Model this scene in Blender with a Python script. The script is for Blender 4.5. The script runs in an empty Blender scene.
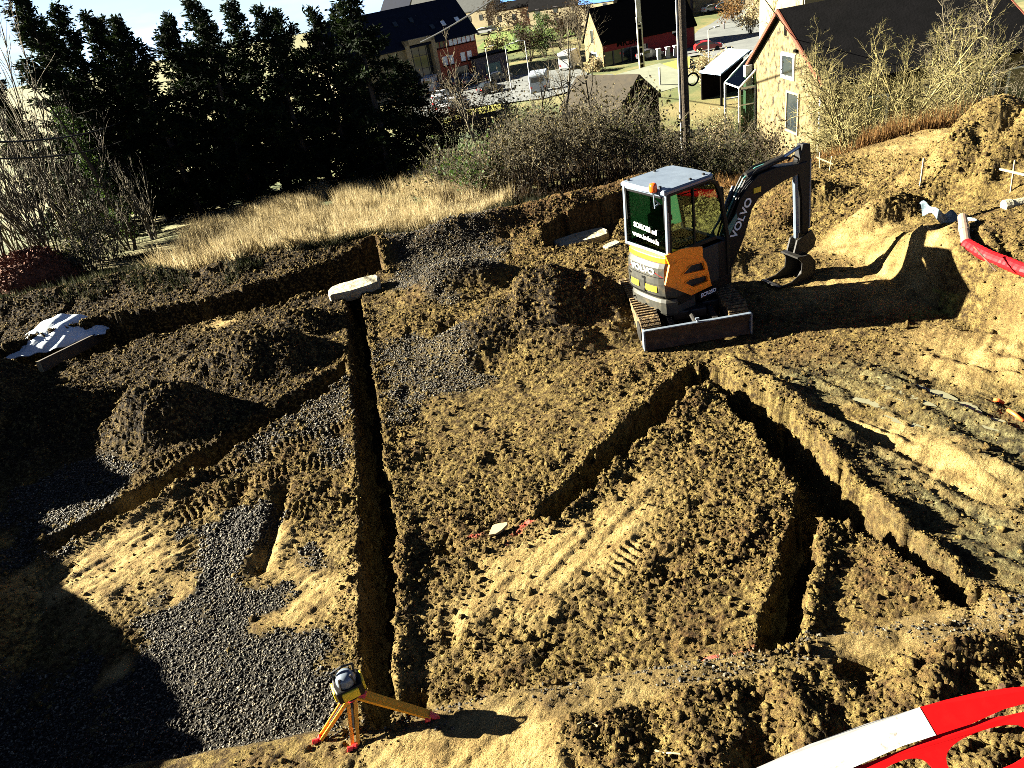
import bpy, math, random
import numpy as np
from mathutils import Vector, Matrix
random.seed(7); np.random.seed(7); RNG = np.random.default_rng(7)
S = bpy.context.scene; COL = S.collection
R = math.radians
# ------------------------------------------------------------------ camera
F, H, PITCH, ROLL = 720., 5.2, R(30), R(10.6)
def ray(x, y):
    u = x-512; v = y-384; c = math.cos(ROLL); s = math.sin(ROLL)
    a = u*c-v*s; b = u*s+v*c
    return (a/F, math.cos(PITCH)-b/F*math.sin(PITCH), -math.sin(PITCH)-b/F*math.cos(PITCH))
def G(x, y, z=0.):                       # point of the view ray at height z
    d = ray(x, y); t = (z-H)/d[2]; return (d[0]*t, d[1]*t, z)
def AY(x, y, Y):                         # point of the view ray at depth Y
    d = ray(x, y); t = Y/d[1]; return (d[0]*t, Y, H+d[2]*t)
cam = bpy.data.cameras.new('camera'); co = bpy.data.objects.new('camera', cam); COL.objects.link(co)
cam.sensor_width = 36; cam.lens = F/1024*36; cam.clip_end = 6000; cam.clip_start = .05
fw = Vector((0, math.cos(PITCH), -math.sin(PITCH))); rt0 = Vector((1, 0, 0)); up0 = rt0.cross(fw)
# image u axis = cos*right' + sin*down'  (u' = u c - v s ; v' = u s + v c)
rt = rt0*math.cos(ROLL) - up0*math.sin(ROLL)
upv = rt0*math.sin(ROLL) + up0*math.cos(ROLL)
m = Matrix((rt, upv, -fw)).transposed().to_4x4(); m.translation = Vector((0, 0, H)); co.matrix_world = m
S.camera = co
# ------------------------------------------------------------------ light
SUN_EL, SUN_DIR = R(24.5), Vector((-1, .25, 0)).normalized()
sv = Vector((SUN_DIR.x*math.cos(SUN_EL), SUN_DIR.y*math.cos(SUN_EL), math.sin(SUN_EL)))
W = bpy.data.worlds.new('World'); S.world = W; W.use_nodes = True
nt = W.node_tree; bg = nt.nodes['Background']; sky = nt.nodes.new('ShaderNodeTexSky'); sky.sky_type = 'NISHITA'
sky.sun_disc = False; sky.sun_elevation = SUN_EL; sky.sun_rotation = math.atan2(SUN_DIR.x, SUN_DIR.y)
sky.altitude = 100; sky.air_density = .09; sky.dust_density = .1; sky.ozone_density = 1.0
tcw = nt.nodes.new('ShaderNodeTexCoord'); sep = nt.nodes.new('ShaderNodeSeparateXYZ'); nt.links.new(tcw.outputs['Generated'], sep.inputs[0])
mpw = nt.nodes.new('ShaderNodeMapping'); mpw.inputs['Scale'].default_value = (6, 6, 26); nt.links.new(tcw.outputs['Generated'], mpw.inputs[0])
nzw = nt.nodes.new('ShaderNodeTexNoise'); nzw.inputs['Scale'].default_value = 1.0; nzw.inputs['Detail'].default_value = 6; nt.links.new(mpw.outputs[0], nzw.inputs[0])
def rampw(a, b, c, d):                                   # low cloud bank: only close to the horizon
    r = nt.nodes.new('ShaderNodeMapRange'); r.inputs[1].default_value = a; r.inputs[2].default_value = b; r.inputs[3].default_value = c; r.inputs[4].default_value = d; r.interpolation_type = 'SMOOTHSTEP'; return r
r1 = rampw(.05, .14, 1, 0); nt.links.new(sep.outputs[2], r1.inputs[0]); r2 = rampw(.38, .6, .5, 1); nt.links.new(nzw.outputs['Fac'], r2.inputs[0])
r3 = rampw(.35, .7, 0, 1); nt.links.new(sep.outputs[1], r3.inputs[0]); m3 = nt.nodes.new('ShaderNodeMath'); m3.operation = 'MULTIPLY'; nt.links.new(r1.outputs[0], m3.inputs[0]); nt.links.new(r3.outputs[0], m3.inputs[1])
mu = nt.nodes.new('ShaderNodeMath'); mu.operation = 'MULTIPLY'; nt.links.new(m3.outputs[0], mu.inputs[0]); nt.links.new(r2.outputs[0], mu.inputs[1])
mxw = nt.nodes.new('ShaderNodeMix'); mxw.data_type = 'RGBA'; nt.links.new(mu.outputs[0], mxw.inputs[0]); nt.links.new(sky.outputs[0], mxw.inputs[6]); mxw.inputs[7].default_value = (1.45, 1.9, 2.02, 1)
nt.links.new(mxw.outputs[2], bg.inputs[0]); bg.inputs[1].default_value = .05
L = bpy.data.lights.new('sun', 'SUN'); L.energy = 5; L.angle = R(.5); L.color = (1, .93, .76)
lo = bpy.data.objects.new('sun', L); COL.objects.link(lo); lo.rotation_euler = (-sv).to_track_quat('-Z', 'Y').to_euler(); lo.location = (-20, 5, 30)
S.view_settings.view_transform = 'Standard'; S.view_settings.look = 'None'; S.view_settings.exposure = 3.5; S.view_settings.gamma = 1
S.render.engine = 'CYCLES'; S.cycles.max_bounces = 6; S.cycles.transparent_max_bounces = 8; S.cycles.use_denoising = False; S.cycles.filter_width = .85; S.cycles.sample_clamp_indirect = 4
# ------------------------------------------------------------------ materials
def ramp(nt, stops, interp='LINEAR'):
    r = nt.nodes.new('ShaderNodeValToRGB'); r.color_ramp.interpolation = interp
    e = r.color_ramp.elements
    while len(e) < len(stops): e.new(.5)
    for k, (p, c) in enumerate(stops): e[k].position = p; e[k].color = (*c, 1)
    return r
def mat(name, stops, scale=8., rough=.8, bump=0., bscale=None, metal=0., detail=6., spec=.3, coord='Object', trans=0.):  # trans: share of light that passes through a leaf
    M = bpy.data.materials.new(name); M.use_nodes = True; nt = M.node_tree; b = nt.nodes['Principled BSDF']
    b.inputs['Roughness'].default_value = rough; b.inputs['Metallic'].default_value = metal
    b.inputs['Specular IOR Level'].default_value = spec
    if isinstance(stops[0], (int, float)):
        c = stops; stops = [(.3, tuple(k*.82 for k in c)), (.7, tuple(min(1, k*1.12) for k in c))]
    tc = nt.nodes.new('ShaderNodeTexCoord'); n = nt.nodes.new('ShaderNodeTexNoise')
    n.inputs['Scale'].default_value = scale; n.inputs['Detail'].default_value = detail; n.inputs['Roughness'].default_value = .65
    nt.links.new(tc.outputs[coord], n.inputs['Vector']); r = ramp(nt, stops); nt.links.new(n.outputs['Fac'], r.inputs[0])
    nt.links.new(r.outputs[0], b.inputs['Base Color'])
    if bump:
        n2 = nt.nodes.new('ShaderNodeTexNoise'); n2.inputs['Scale'].default_value = bscale or scale*3; n2.inputs['Detail'].default_value = 8
        nt.links.new(tc.outputs[coord], n2.inputs['Vector']); bp = nt.nodes.new('ShaderNodeBump'); bp.inputs['Strength'].default_value = bump
        bp.inputs['Distance'].default_value = .05
        nt.links.new(n2.outputs['Fac'], bp.inputs['Height']); nt.links.new(bp.outputs[0], b.inputs['Normal'])
    if trans:
        tl = nt.nodes.new('ShaderNodeBsdfTranslucent'); ms = nt.nodes.new('ShaderNodeMixShader'); ms.inputs[0].default_value = trans; nt.links.new(r.outputs[0], tl.inputs[0]); nt.links.new(b.outputs[0], ms.inputs[1]); nt.links.new(tl.outputs[0], ms.inputs[2]); nt.links.new(ms.outputs[0], nt.nodes['Material Output'].inputs[0])
    return M
def brickmat(name, c1, c2, mortar, sx=4., bump=.3):
    M = bpy.data.materials.new(name); M.use_nodes = True; nt = M.node_tree; b = nt.nodes['Principled BSDF']; b.inputs['Roughness'].default_value = .9
    tc = nt.nodes.new('ShaderNodeTexCoord'); mp = nt.nodes.new('ShaderNodeMapping'); mp.inputs['Rotation'].default_value = (R(90), 0, 0)
    # brick pattern on (x+y, z): works on walls of both directions
    sep = nt.nodes.new('ShaderNodeSeparateXYZ'); add = nt.nodes.new('ShaderNodeMath'); cmb = nt.nodes.new('ShaderNodeCombineXYZ')
    nt.links.new(tc.outputs['Object'], sep.inputs[0]); nt.links.new(sep.outputs[0], add.inputs[0]); nt.links.new(sep.outputs[1], add.inputs[1])
    nt.links.new(add.outputs[0], cmb.inputs[0]); nt.links.new(sep.outputs[2], cmb.inputs[1])
    br = nt.nodes.new('ShaderNodeTexBrick'); br.inputs['Scale'].default_value = sx
    br.inputs['Color1'].default_value = (*c1, 1); br.inputs['Color2'].default_value = (*c2, 1); br.inputs['Mortar'].default_value = (*mortar, 1)
    nt.links.new(cmb.outputs[0], br.inputs['Vector']); nt.links.new(br.outputs['Color'], b.inputs['Base Color'])
    return M
def glassmat(name, tint, refl=.12):
    M = bpy.data.materials.new(name); M.use_nodes = True; nt = M.node_tree; nt.nodes.remove(nt.nodes['Principled BSDF'])
    o = nt.nodes['Material Output']; t = nt.nodes.new('ShaderNodeBsdfTransparent'); t.inputs[0].default_value = (*tint, 1)
    g = nt.nodes.new('ShaderNodeBsdfGlossy'); g.inputs['Roughness'].default_value = .02
    fr = nt.nodes.new('ShaderNodeFresnel'); fr.inputs[0].default_value = 1.22
    mx = nt.nodes.new('ShaderNodeMixShader'); nt.links.new(fr.outputs[0], mx.inputs[0]); nt.links.new(t.outputs[0], mx.inputs[1]); nt.links.new(g.outputs[0], mx.inputs[2])
    nt.links.new(mx.outputs[0], o.inputs[0]); return M
M = {}
M['orange'] = mat('orange_paint', [(.3, (.2, .08, .02)), (.37, (.6, .155, .005)), (.44, (.78, .195, .004)), (.7, (.84, .21, .004))], 7, .42, spec=.4)
M['grey_paint'] = mat('grey_paint', [(.3, (.009, .009, .007)), (.55, (.021, .0205, .015)), (.72, (.055, .042, .022))], 9, .6)
M['light_grey'] = mat('sky_tinted_grey_paint', (.085, .105, .13), 4, .3, spec=.5)  # blue cast of the reflected sky is mixed into the grey
M['black_paint'] = mat('black_paint', [(.3, (.002, .002, .002)), (.7, (.004, .004, .004))], 10, .5, spec=.15)
M['dark_steel'] = mat('dark_steel', [(.3, (.004, .004, .004)), (.75, (.018, .016, .013))], 14, .5)
M['chrome'] = mat('chrome', (.4, .4, .39), 3, .25, metal=1)
M['rubber'] = mat('muddy_rubber', [(.35, (.006, .005, .005)), (.5, (.07, .045, .018)), (.7, (.22, .15, .06))], 16, .9, .5)
M['rust'] = mat('rusty_steel', [(.3, (.02, .01, .005)), (.55, (.05, .026, .012)), (.8, (.11, .07, .036))], 11, .75, .3, metal=.1)
M['white'] = mat('white_paint', (.6, .6, .59), 5, .5)
M['yellow'] = mat('yellow_paint', (.5, .34, .012), 6, .5)
M['red_lens'] = mat('red_lens', (.4, .008, .008), 4, .2, spec=.6)
M['amber'] = mat('amber_lens', (.7, .07, .006), 4, .2, spec=.6)
M['cabglass'] = glassmat('cab_glass', (.6, .72, .62))
def filmglass(name, tint, col, f):
    Mx = glassmat(name, tint); nt = Mx.node_tree; o = nt.nodes['Material Output']; src = o.inputs[0].links[0].from_socket; tr = nt.nodes.new('ShaderNodeBsdfTranslucent'); tr.inputs[0].default_value = (*col, 1); mx = nt.nodes.new('ShaderNodeMixShader'); mx.inputs[0].default_value = f; nt.links.new(src, mx.inputs[1]); nt.links.new(tr.outputs[0], mx.inputs[2]); nt.links.new(mx.outputs[0], o.inputs[0]); return Mx
M['rearglass'] = glassmat('dark_rear_glass', (.2, .3, .22)); M['filmglass'] = filmglass('mint_film_glass', (.5, .8, .6), (.13, .21, .15), 1.)
M['darkglass'] = mat('dark_glass', (.012, .016, .018), 2, .08, spec=.7)
M['skyglass'] = mat('pale_blind_glass', (.45, .5, .52), 2, .25, spec=.6)
M['teal'] = mat('teal_hose', (.04, .12, .11), 5, .4)
M['seat'] = mat('seat_fabric', (.02, .02, .022), 9, .9)
# ------------------------------------------------------------------ object helpers
def link(o, parent=None):
    COL.objects.link(o)
    if parent is not None: o.parent = parent
    return o
def tag(o, label=None, cat=None, group=None, kind=None):
    if label: o['label'] = label
    if cat: o['category'] = cat
    if group: o['group'] = group
    if kind: o['kind'] = kind
    return o
def thing(name, label, cat, loc=(0, 0, 0), rz=0., group=None):
    o = bpy.data.objects.new(name, None); o.empty_display_size = .2; link(o); o.location = loc; o.rotation_euler = (0, 0, rz)
    return tag(o, label, cat, group)
def mesh_np(name, V, Fc, material, parent=None, smooth=False):
    V = np.asarray(V, dtype=np.float32).reshape(-1, 3); Fc = np.asarray(Fc, dtype=np.int32); n, k = Fc.shape
    me = bpy.data.meshes.new(name); me.vertices.add(len(V)); me.vertices.foreach_set('co', V.ravel())
    me.loops.add(n*k); me.loops.foreach_set('vertex_index', Fc.ravel()); me.polygons.add(n)
    me.polygons.foreach_set('loop_start', np.arange(0, n*k, k, dtype=np.int32)); me.polygons.foreach_set('loop_total', np.full(n, k, dtype=np.int32))
    if smooth: me.polygons.foreach_set('use_smooth', np.ones(n, dtype=bool))
    me.update(calc_edges=True); me.materials.append(material)
    return link(bpy.data.objects.new(name, me), parent)
I4 = Matrix.Identity(4)
class MB:
    def __init__(s, T=None): s.v = []; s.f = []; s.T = T or I4
    def add(s, vs, fs, T=None):
        T = s.T @ T if T is not None else s.T; o = len(s.v)
        s.v += [tuple(T @ Vector(v)) for v in vs]; s.f += [tuple(i+o for i in f) for f in fs]; return s
    def box(s, c, d, T=None, taper=1.):
        x, y, z = d[0]/2, d[1]/2, d[2]/2; t = taper
        vs = [(c[0]+a*x*(t if e > 0 else 1), c[1]+b*y*(t if e > 0 else 1), c[2]+e*z) for e in (-1, 1) for a, b in ((-1, -1), (1, -1), (1, 1), (-1, 1))]
        return s.add(vs, [(3, 2, 1, 0), (4, 5, 6, 7), (0, 1, 5, 4), (1, 2, 6, 5), (2, 3, 7, 6), (3, 0, 4, 7)], T)
    def tube(s, p, q, r0, r1=None, n=8, cap=True): return s.path([p, q], [r0, r0 if r1 is None else r1], n, cap)
    def path(s, pts, rad, n=8, cap=True):
        pts = [Vector(p) for p in pts]; vs = []; fs = []
        if isinstance(rad, (int, float)): rad = [rad]*len(pts)
        pn = None
        for i, p in enumerate(pts):
            d = (pts[min(i+1, len(pts)-1)]-pts[max(i-1, 0)]).normalized()
            if pn is None: a = d.orthogonal().normalized()
            else:
                a = pn-d*pn.dot(d); a = a.normalized() if a.length > 1e-6 else d.orthogonal().normalized()
            pn = a; b = d.cross(a)
            for k in range(n):
                t = 2*math.pi*k/n; vs.append(p+(a*math.cos(t)+b*math.sin(t))*rad[i])
        for i in range(len(pts)-1):
            for k in range(n):
                k2 = (k+1) % n; fs.append((i*n+k, i*n+k2, (i+1)*n+k2, (i+1)*n+k))
        if cap: fs.append(tuple(range(n-1, -1, -1))); fs.append(tuple(range((len(pts)-1)*n, len(pts)*n)))
        return s.add(vs, fs)
    def prism(s, poly, a, b, axes='xz', T=None):          # polygon in a plane, extruded along the third axis from a to b
        n = len(poly)
        def mk(p, w):
            if axes == 'xz': return (p[0], w, p[1])
            if axes == 'yz': return (w, p[0], p[1])
            return (p[0], p[1], w)
        vs = [mk(p, a) for p in poly]+[mk(p, b) for p in poly]
        fs = [tuple(range(n)), tuple(range(2*n-1, n-1, -1))]+[(i, i+n, (i+1) % n+n, (i+1) % n) for i in range(n)]
        return s.add(vs, fs, T)
    def lathe(s, prof, n=16, c=(0, 0), T=None):
        vs = []; fs = []
        for r, z in prof:
            for k in range(n): t = 2*math.pi*k/n; vs.append((c[0]+r*math.cos(t), c[1]+r*math.sin(t), z))
        for i in range(len(prof)-1):
            for k in range(n): k2 = (k+1) % n; fs.append((i*n+k, i*n+k2, (i+1)*n+k2, (i+1)*n+k))
        fs.append(tuple(range(n-1, -1, -1))); fs.append(tuple(range((len(prof)-1)*n, len(prof)*n)))
        return s.add(vs, fs, T)
    def build(s, name, material, parent=None, smooth=False, bevel=0., T=None):
        me = bpy.data.meshes.new(name); me.from_pydata(s.v, [], s.f); me.update()
        import bmesh
        bm = bmesh.new(); bm.from_mesh(me); bmesh.ops.recalc_face_normals(bm, faces=bm.faces); bm.to_mesh(me); bm.free()
        me.materials.append(material)
        if smooth:
            me.polygons.foreach_set('use_smooth', [True]*len(me.polygons))
        o = link(bpy.data.objects.new(name, me), parent)
        if bevel:
            b = o.modifiers.new('bevel', 'BEVEL'); b.width = bevel; b.segments = 2; b.limit_method = 'ANGLE'; b.angle_limit = R(35)
        return o
def build_each(mb, name, material, parent, **kw):           # every loose piece becomes an object of its own
    p = list(range(len(mb.v)))
    def f(i):
        while p[i] != i: p[i] = p[p[i]]; i = p[i]
        return i
    for fc in mb.f:
        for q in fc[1:]: p[f(q)] = f(fc[0])
    groups = {}
    for fc in mb.f: groups.setdefault(f(fc[0]), []).append(fc)
    out = []
    for fs in groups.values():
        ids = sorted({i for fc in fs for i in fc}); mp = {i: k for k, i in enumerate(ids)}; m2 = MB(); m2.v = [mb.v[i] for i in ids]; m2.f = [tuple(mp[i] for i in fc) for fc in fs]; out.append(m2.build(name, material, parent, **kw))
    return out
def text_mesh(s, size, T, name, material, parent, depth=.004, warp=None, sx=1., bold=0.):
    cu = bpy.data.curves.new(name, 'FONT'); cu.body = s; cu.size = size; cu.extrude = depth; cu.align_x = 'CENTER'; cu.align_y = 'CENTER'; cu.offset = bold; cu.resolution_u = 3
    o = bpy.data.objects.new(name+'_tmp', cu); COL.objects.link(o); dg = bpy.context.evaluated_depsgraph_get(); dg.update()
    me = bpy.data.meshes.new_from_object(o.evaluated_get(dg)); bpy.data.objects.remove(o); bpy.data.curves.remove(cu)
    for v in me.vertices:
        c = Vector((v.co.x*sx, v.co.y, v.co.z)); v.co = warp(c) if warp else T @ c
    me.materials.clear(); me.materials.append(material); me.name = name
    return link(bpy.data.objects.new(name, me), parent)
def quads(P, D, Ln, Wd, up=None):                        # kite-shaped leaves
    n = len(P); rn = RNG.normal(size=(n, 3)); D = D/np.linalg.norm(D, axis=1, keepdims=True)
    s = np.cross(D, rn); s /= np.linalg.norm(s, axis=1, keepdims=True)+1e-9
    Ln = np.broadcast_to(np.asarray(Ln, float).reshape(-1, 1), (n, 1)); Wd = np.broadcast_to(np.asarray(Wd, float).reshape(-1, 1), (n, 1))
    mid = P+D*Ln*.45
    V = np.stack([P, mid+s*Wd*.5, P+D*Ln, mid-s*Wd*.5], 1).reshape(-1, 3); Fc = np.arange(4*n).reshape(n, 4); return V, Fc
def blades(P, D, Ln, Wd):
    n = len(P); rn = RNG.normal(size=(n, 3)); rn[:, 2] *= .1
    s = np.cross(D, rn); s /= np.linalg.norm(s, axis=1, keepdims=True)+1e-9
    Ln = np.broadcast_to(np.asarray(Ln, float).reshape(-1, 1), (n, 1)); Wd = np.broadcast_to(np.asarray(Wd, float).reshape(-1, 1), (n, 1))
    V = np.stack([P-s*Wd*.5, P+s*Wd*.5, P+D*Ln], 1).reshape(-1, 3); return V, np.arange(3*n).reshape(n, 3)
def segs_mesh(segs, n=3):                                # bulk tapered twigs: (p, q, r0, r1)
    A = np.array([s[0] for s in segs], float); B = np.array([s[1] for s in segs], float); r0 = np.array([s[2] for s in segs])[:, None]; r1 = np.array([s[3] for s in segs])[:, None]
    d = B-A; d /= np.linalg.norm(d, axis=1, keepdims=True)+1e-9; h = np.where(np.abs(d[:, 2:3]) > .9, np.array([[1., 0, 0]]), np.array([[0, 0, 1.]]))
    a = np.cross(d, h); a /= np.linalg.norm(a, axis=1, keepdims=True)+1e-9; b = np.cross(d, a); V = []
    for C_, r in ((A, r0), (B, r1)):
        for k in range(n): t = 2*math.pi*k/n; V.append(C_+(a*math.cos(t)+b*math.sin(t))*r)
    m_ = len(segs); V = np.stack(V, 1).reshape(-1, 3); o = (np.arange(m_)*2*n)[:, None]
    Fc = np.concatenate([o+np.array([[k, (k+1) % n, n+(k+1) % n, n+k]]) for k in range(n)]); return V, Fc
# ------------------------------------------------------------------ terrain
def sst(a, b, x): t = np.clip((x-a)/(b-a), 0, 1); return t*t*(3-2*t)
def z0(x, y):
    x = np.asarray(x, float); y = np.asarray(y, float)
    s = np.clip(y-17, 0, None); z = -.118*(s*s/(s+1.2))
    z = -11.3*(1-np.exp(-np.clip(-z/11.3, 0, None)**1.0*1.0)) if False else np.maximum(z, -11.3)
    z = z-.04*np.clip(y-140, 0, 3000)*sst(10, -40, x)
    z = z+.085*np.clip(y-150, 0, 500)*sst(-60, 5, x)*(1-.5*sst(300, 650, y))
    z = z-1.7*sst(3.5, 7.5, x)*sst(14.8, 19., y)*(1-sst(42, 60, y))
    z = z-3.3*np.exp(-((x-19)/9)**2-((y-36)/8)**2)*sst(17.5, 27, y)
    return z
def z0f(x, y): return float(z0(x, y))
def hit(px, py):                                         # where the view ray meets the ground outside the site
    d = ray(px, py); t = 4.; 
    while t < 900:
        if H+d[2]*t <= z0f(d[0]*t, d[1]*t): break
        t += .25
    return (d[0]*t, d[1]*t, z0f(d[0]*t, d[1]*t))
_tab = RNG.random((64, 256, 256)).astype(np.float32)
_sd = [0]
def vn(x, y, s, seed=None):                              # value noise, -1..1
    if seed is None: _sd[0] = (_sd[0]+1) % 64; seed = _sd[0]
    T = _tab[seed % 64]; u = x/s+seed*13.7; v = y/s+seed*7.3; i = np.floor(u).astype(int); j = np.floor(v).astype(int); fu = u-i; fv = v-j
    fu = fu*fu*(3-2*fu); fv = fv*fv*(3-2*fv); i0 = i % 256; i1 = (i+1) % 256; j0 = j % 256; j1 = (j+1) % 256
    return 2*((T[i0, j0]*(1-fu)+T[i1, j0]*fu)*(1-fv)+(T[i0, j1]*(1-fu)+T[i1, j1]*fu)*fv)-1
XA, XB, YA, YB, ST = -12.6, 14.0, 1.0, 19.4, .022
gx = np.arange(XA, XB, ST); gy = np.arange(YA, YB, ST); X, Y = np.meshgrid(gx, gy, indexing='ij')
def seg_d(P, Q, X=X, Y=Y):
    px, py = P[:2]; dx, dy = Q[0]-px, Q[1]-py; l2 = dx*dx+dy*dy+1e-9
    t = np.clip(((X-px)*dx+(Y-py)*dy)/l2, 0, 1); return np.hypot(X-px-t*dx, Y-py-t*dy), t
def line_d(pts):
    d = None
    for a, b in zip(pts[:-1], pts[1:]):
        e, _ = seg_d(a, b); d = e if d is None else np.minimum(d, e)
    return d
def poly_sd(pts):                                        # signed distance, negative inside
    d = line_d(pts+[pts[0]]); ins = np.zeros(X.shape, bool); n = len(pts)
    for k in range(n):
        (x1, y1), (x2, y2) = pts[k][:2], pts[(k+1) % n][:2]
        if abs(y2-y1) < 1e-9: continue
        c = ((y1 > Y) != (y2 > Y)) & (X < (x2-x1)*(Y-y1)/(y2-y1)+x1); ins ^= c
    return np.where(ins, -d, d)
gp = lambda pts, z=0.: [G(a, b, z)[:2] for a, b in pts]
nA = vn(X, Y, .9, 1); nB = vn(X, Y, .34, 2); nC = vn(X, Y, .15, 3); nD = vn(X, Y, .075, 4); nE = vn(X, Y, .04, 5); nL = vn(X, Y, 2.6, 6)
wob = .05*nC+.03*nD+.02*nE
# masks of the kinds of ground
m_grav = 1-sst(-.25, .25, poly_sd(gp([(165, 610), (200, 552), (232, 515), (262, 530), (268, 575), (285, 625), (318, 655), (350, 690), (330, 766), (0, 790), (-60, 700), (90, 660), (130, 640)]))+.5*nB+.6*nA+.2*nC)
m_grav = np.maximum(m_grav, .55*(1-sst(-.2, .2, poly_sd(gp([(372, 330), (470, 345), (480, 385), (390, 420)]))+.3*nB)))
m_grav = np.maximum(m_grav, .6*(1-sst(-.25, .25, poly_sd(gp([(395, 235), (500, 220), (500, 280), (440, 305), (395, 285)]))+.3*nB)))
m_grav = np.maximum(m_grav, .6*(1-sst(-.25, .25, poly_sd(gp([(285, 405), (350, 372), (354, 420), (345, 470), (300, 440), (240, 470), (225, 455)]))+.4*nB+.3*nA)))
m_grav = np.maximum(m_grav, .8*(1-sst(-.2, .2, poly_sd(gp([(0, 500), (120, 450), (150, 480), (40, 570), (0, 590)]))+.3*nB)))
def blob(px, py, rx, ry, ang=0., z=0.):
    c = G(px, py, z); ca, sa = math.cos(ang), math.sin(ang); u = (X-c[0])*ca+(Y-c[1])*sa; v = -(X-c[0])*sa+(Y-c[1])*ca
    return np.exp(-((u/rx)**2+(v/ry)**2))
m_clay = np.zeros_like(X)
for b in [(115, 560, .75, .95, .6), (310, 590, .35, .6, .2), (305, 585, .25, .55, .2), (165, 660, .5, .16, .3), (560, 560, 1.3, .5, .5), (225, 322, .5, .25, .4), (475, 745, .85, .16, .02),
          (860, 262, .9, .5, .4, .3), (905, 265, .9, .6, .6, .4), (985, 320, .6, .7, .9, .5), (850, 225, .7, .5, 0., .4), (1000, 125, 2.2, 1.6, 0, .9), (960, 470, .7, .3, -1.1), (905, 435, .6, .25, -1.1), (820, 290, .8, .4, .2), (270, 540, .2, .5, .3)]:
    m_clay = np.maximum(m_clay, blob(*b)*1.25)
m_clay = np.clip(m_clay+.35*nB+.2*nC-.25*(m_clay < .1), 0, 1)*(1-.8*m_grav)
rgh = 1-.75*m_grav-.8*np.clip(m_clay, 0, 1); rgh *= .45+.55*np.maximum(sst(-.25, .25, nL+.5*vn(X, Y, 1.1, 44)), sst(-1.9, -3.2, X)*sst(8.2, 9.6, Y))
h = np.zeros_like(X)
# mounds and banks
def mound(px, py, z, rx, ry, hh, ang=0.):
    c = G(px, py, z); ca, sa = math.cos(ang), math.sin(ang); u = (X-c[0])*ca+(Y-c[1])*sa; v = -(X-c[0])*sa+(Y-c[1])*ca
    q = np.sqrt((u/rx)**2+(v/ry)**2)+.13*nB+.08*nA; return hh*(1-sst(.05, 1., q))
heap = np.zeros_like(X); east = sst(8., 9.5, X)*sst(12, 13, Y)
for a in [(548, 272, .9, 1.8, 1.25, 1.0), (495, 320, .4, 1.4, .85, .5), (600, 305, .35, 1.2, 1.1, .45), (560, 335, .2, 1.2, .7, .35), (455, 262, .45, 1.5, .9, .5), (250, 345, .4, 2.0, 1.0, .6), (150, 395, .55, 1.25, .95, .75), (300, 315, .3, 1.2, .7, .4),
          (60, 395, .3, 1.6, .8, .4), (990, 125, 1.4, 1.9, 1.3, 1.25), (1060, 110, 1.6, 2.2, 1.6, 1.2), (700, 250, .25, 1.2, .8, .3), (880, 190, .8, 1.1, .5, .35), (790, 200, .3, 1.2, .9, .4)]:
    heap = np.maximum(heap, mound(*a))
h += heap
# back berm
bd = line_d([(-2.4, 15.5), (.5, 16.1), (3.6, 16.9), (5.5, 17.3)]); h += (.42+.1*nA)*np.exp(-(bd/.55)**2)
bd = line_d([(-12, 16.6), (-9, 16.9), (-5.2, 16.4), (-2.4, 16.2)]); h += (.3+.1*nA)*np.exp(-(bd/.5)**2)
# unseen bank added left of the frame to throw the long shade
bd = line_d([(-7.7, 1.4), (-7.9, 4.9), (-9.2, 6.5), (-10.55, 7.9), (-10.7, 9.3), (-11, 11.6)]); h += (2.2+.3*nA+.16*nB)*np.clip(1-bd/2.7, 0, 1)**1.1
# excavated bank right
toe = [(5.0, 15.5), (5.3, 13.6), (5.75, 12), (6.05, 10.5), (6.2, 9.2), (6.35, 7.7), (7.0, 6.7), (8.6, 6.1), (14.5, 5.8)]
sd = poly_sd(toe+[(14.5, 20), (5.5, 20)])+.08*nB+.1*nA
up = np.clip(-sd, 0, None); south = sst(11.5, 9.5, Y)
h += (.3+.55*south)*sst(0, .26+1.24*sst(9.5, 12.5, Y), up)+.12*np.clip(up-.8, 0, 4)
m_bank = sst(0, .1, up)*(1-sst(.7, 1., up))*south
h += m_bank*.035*np.sin((X*.8-Y*.6)*14+2*nB)            # bucket tooth grooves
# bench in front
fe = sst(3.95, 3.72, Y+.06*nB); h += .2*fe
bnd = sst(3.98, 3.9, Y+.05*nB)*sst(3.5, 3.6, Y+.1*nA)*sst(-2.3, -1.8, X); m_front = fe*sst(-.35, .15, X+.2*nA)*(1-.9*bnd)
h += m_front*(.08*nB+.1*np.clip(nA, 0, 1)-.16*np.clip(vn(X, Y, .42, 51)-.1, 0, 1))
m_grav = np.maximum(m_grav*(1-fe), .36*bnd*(.8+.5*nB)); m_clay = np.maximum(np.maximum(m_clay*(1-.5*fe), .55*bnd), fe*sst(3.72, 3.6, Y+.05*nB)*sst(-1.7, -1.4, X)*sst(.1, -.35, X)*1.0); rgh = np.maximum(rgh*(1-.75*bnd), m_front)*(1-.9*fe*sst(3.75, 3.62, Y+.05*nB)*sst(-1.75, -1.45, X)*sst(.05, -.3, X))
# ruts in the mud on the right
ca, sa = math.cos(-1.15), math.sin(-1.15); U = X*ca+Y*sa; V = -X*sa+Y*ca
rut = vn(U/4.5, V, .26, 7)+.6*vn(U/3.5, V, .13, 8)
m_mud = 1-sst(-.5, .6, poly_sd(gp([(760, 370), (900, 365), (1060, 360), (1100, 520), (1040, 600), (960, 560), (860, 450)])))
rgh = rgh*(1-.3*m_mud*(nL > -.3)); h += m_mud*(.085*rut-.02)
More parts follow.
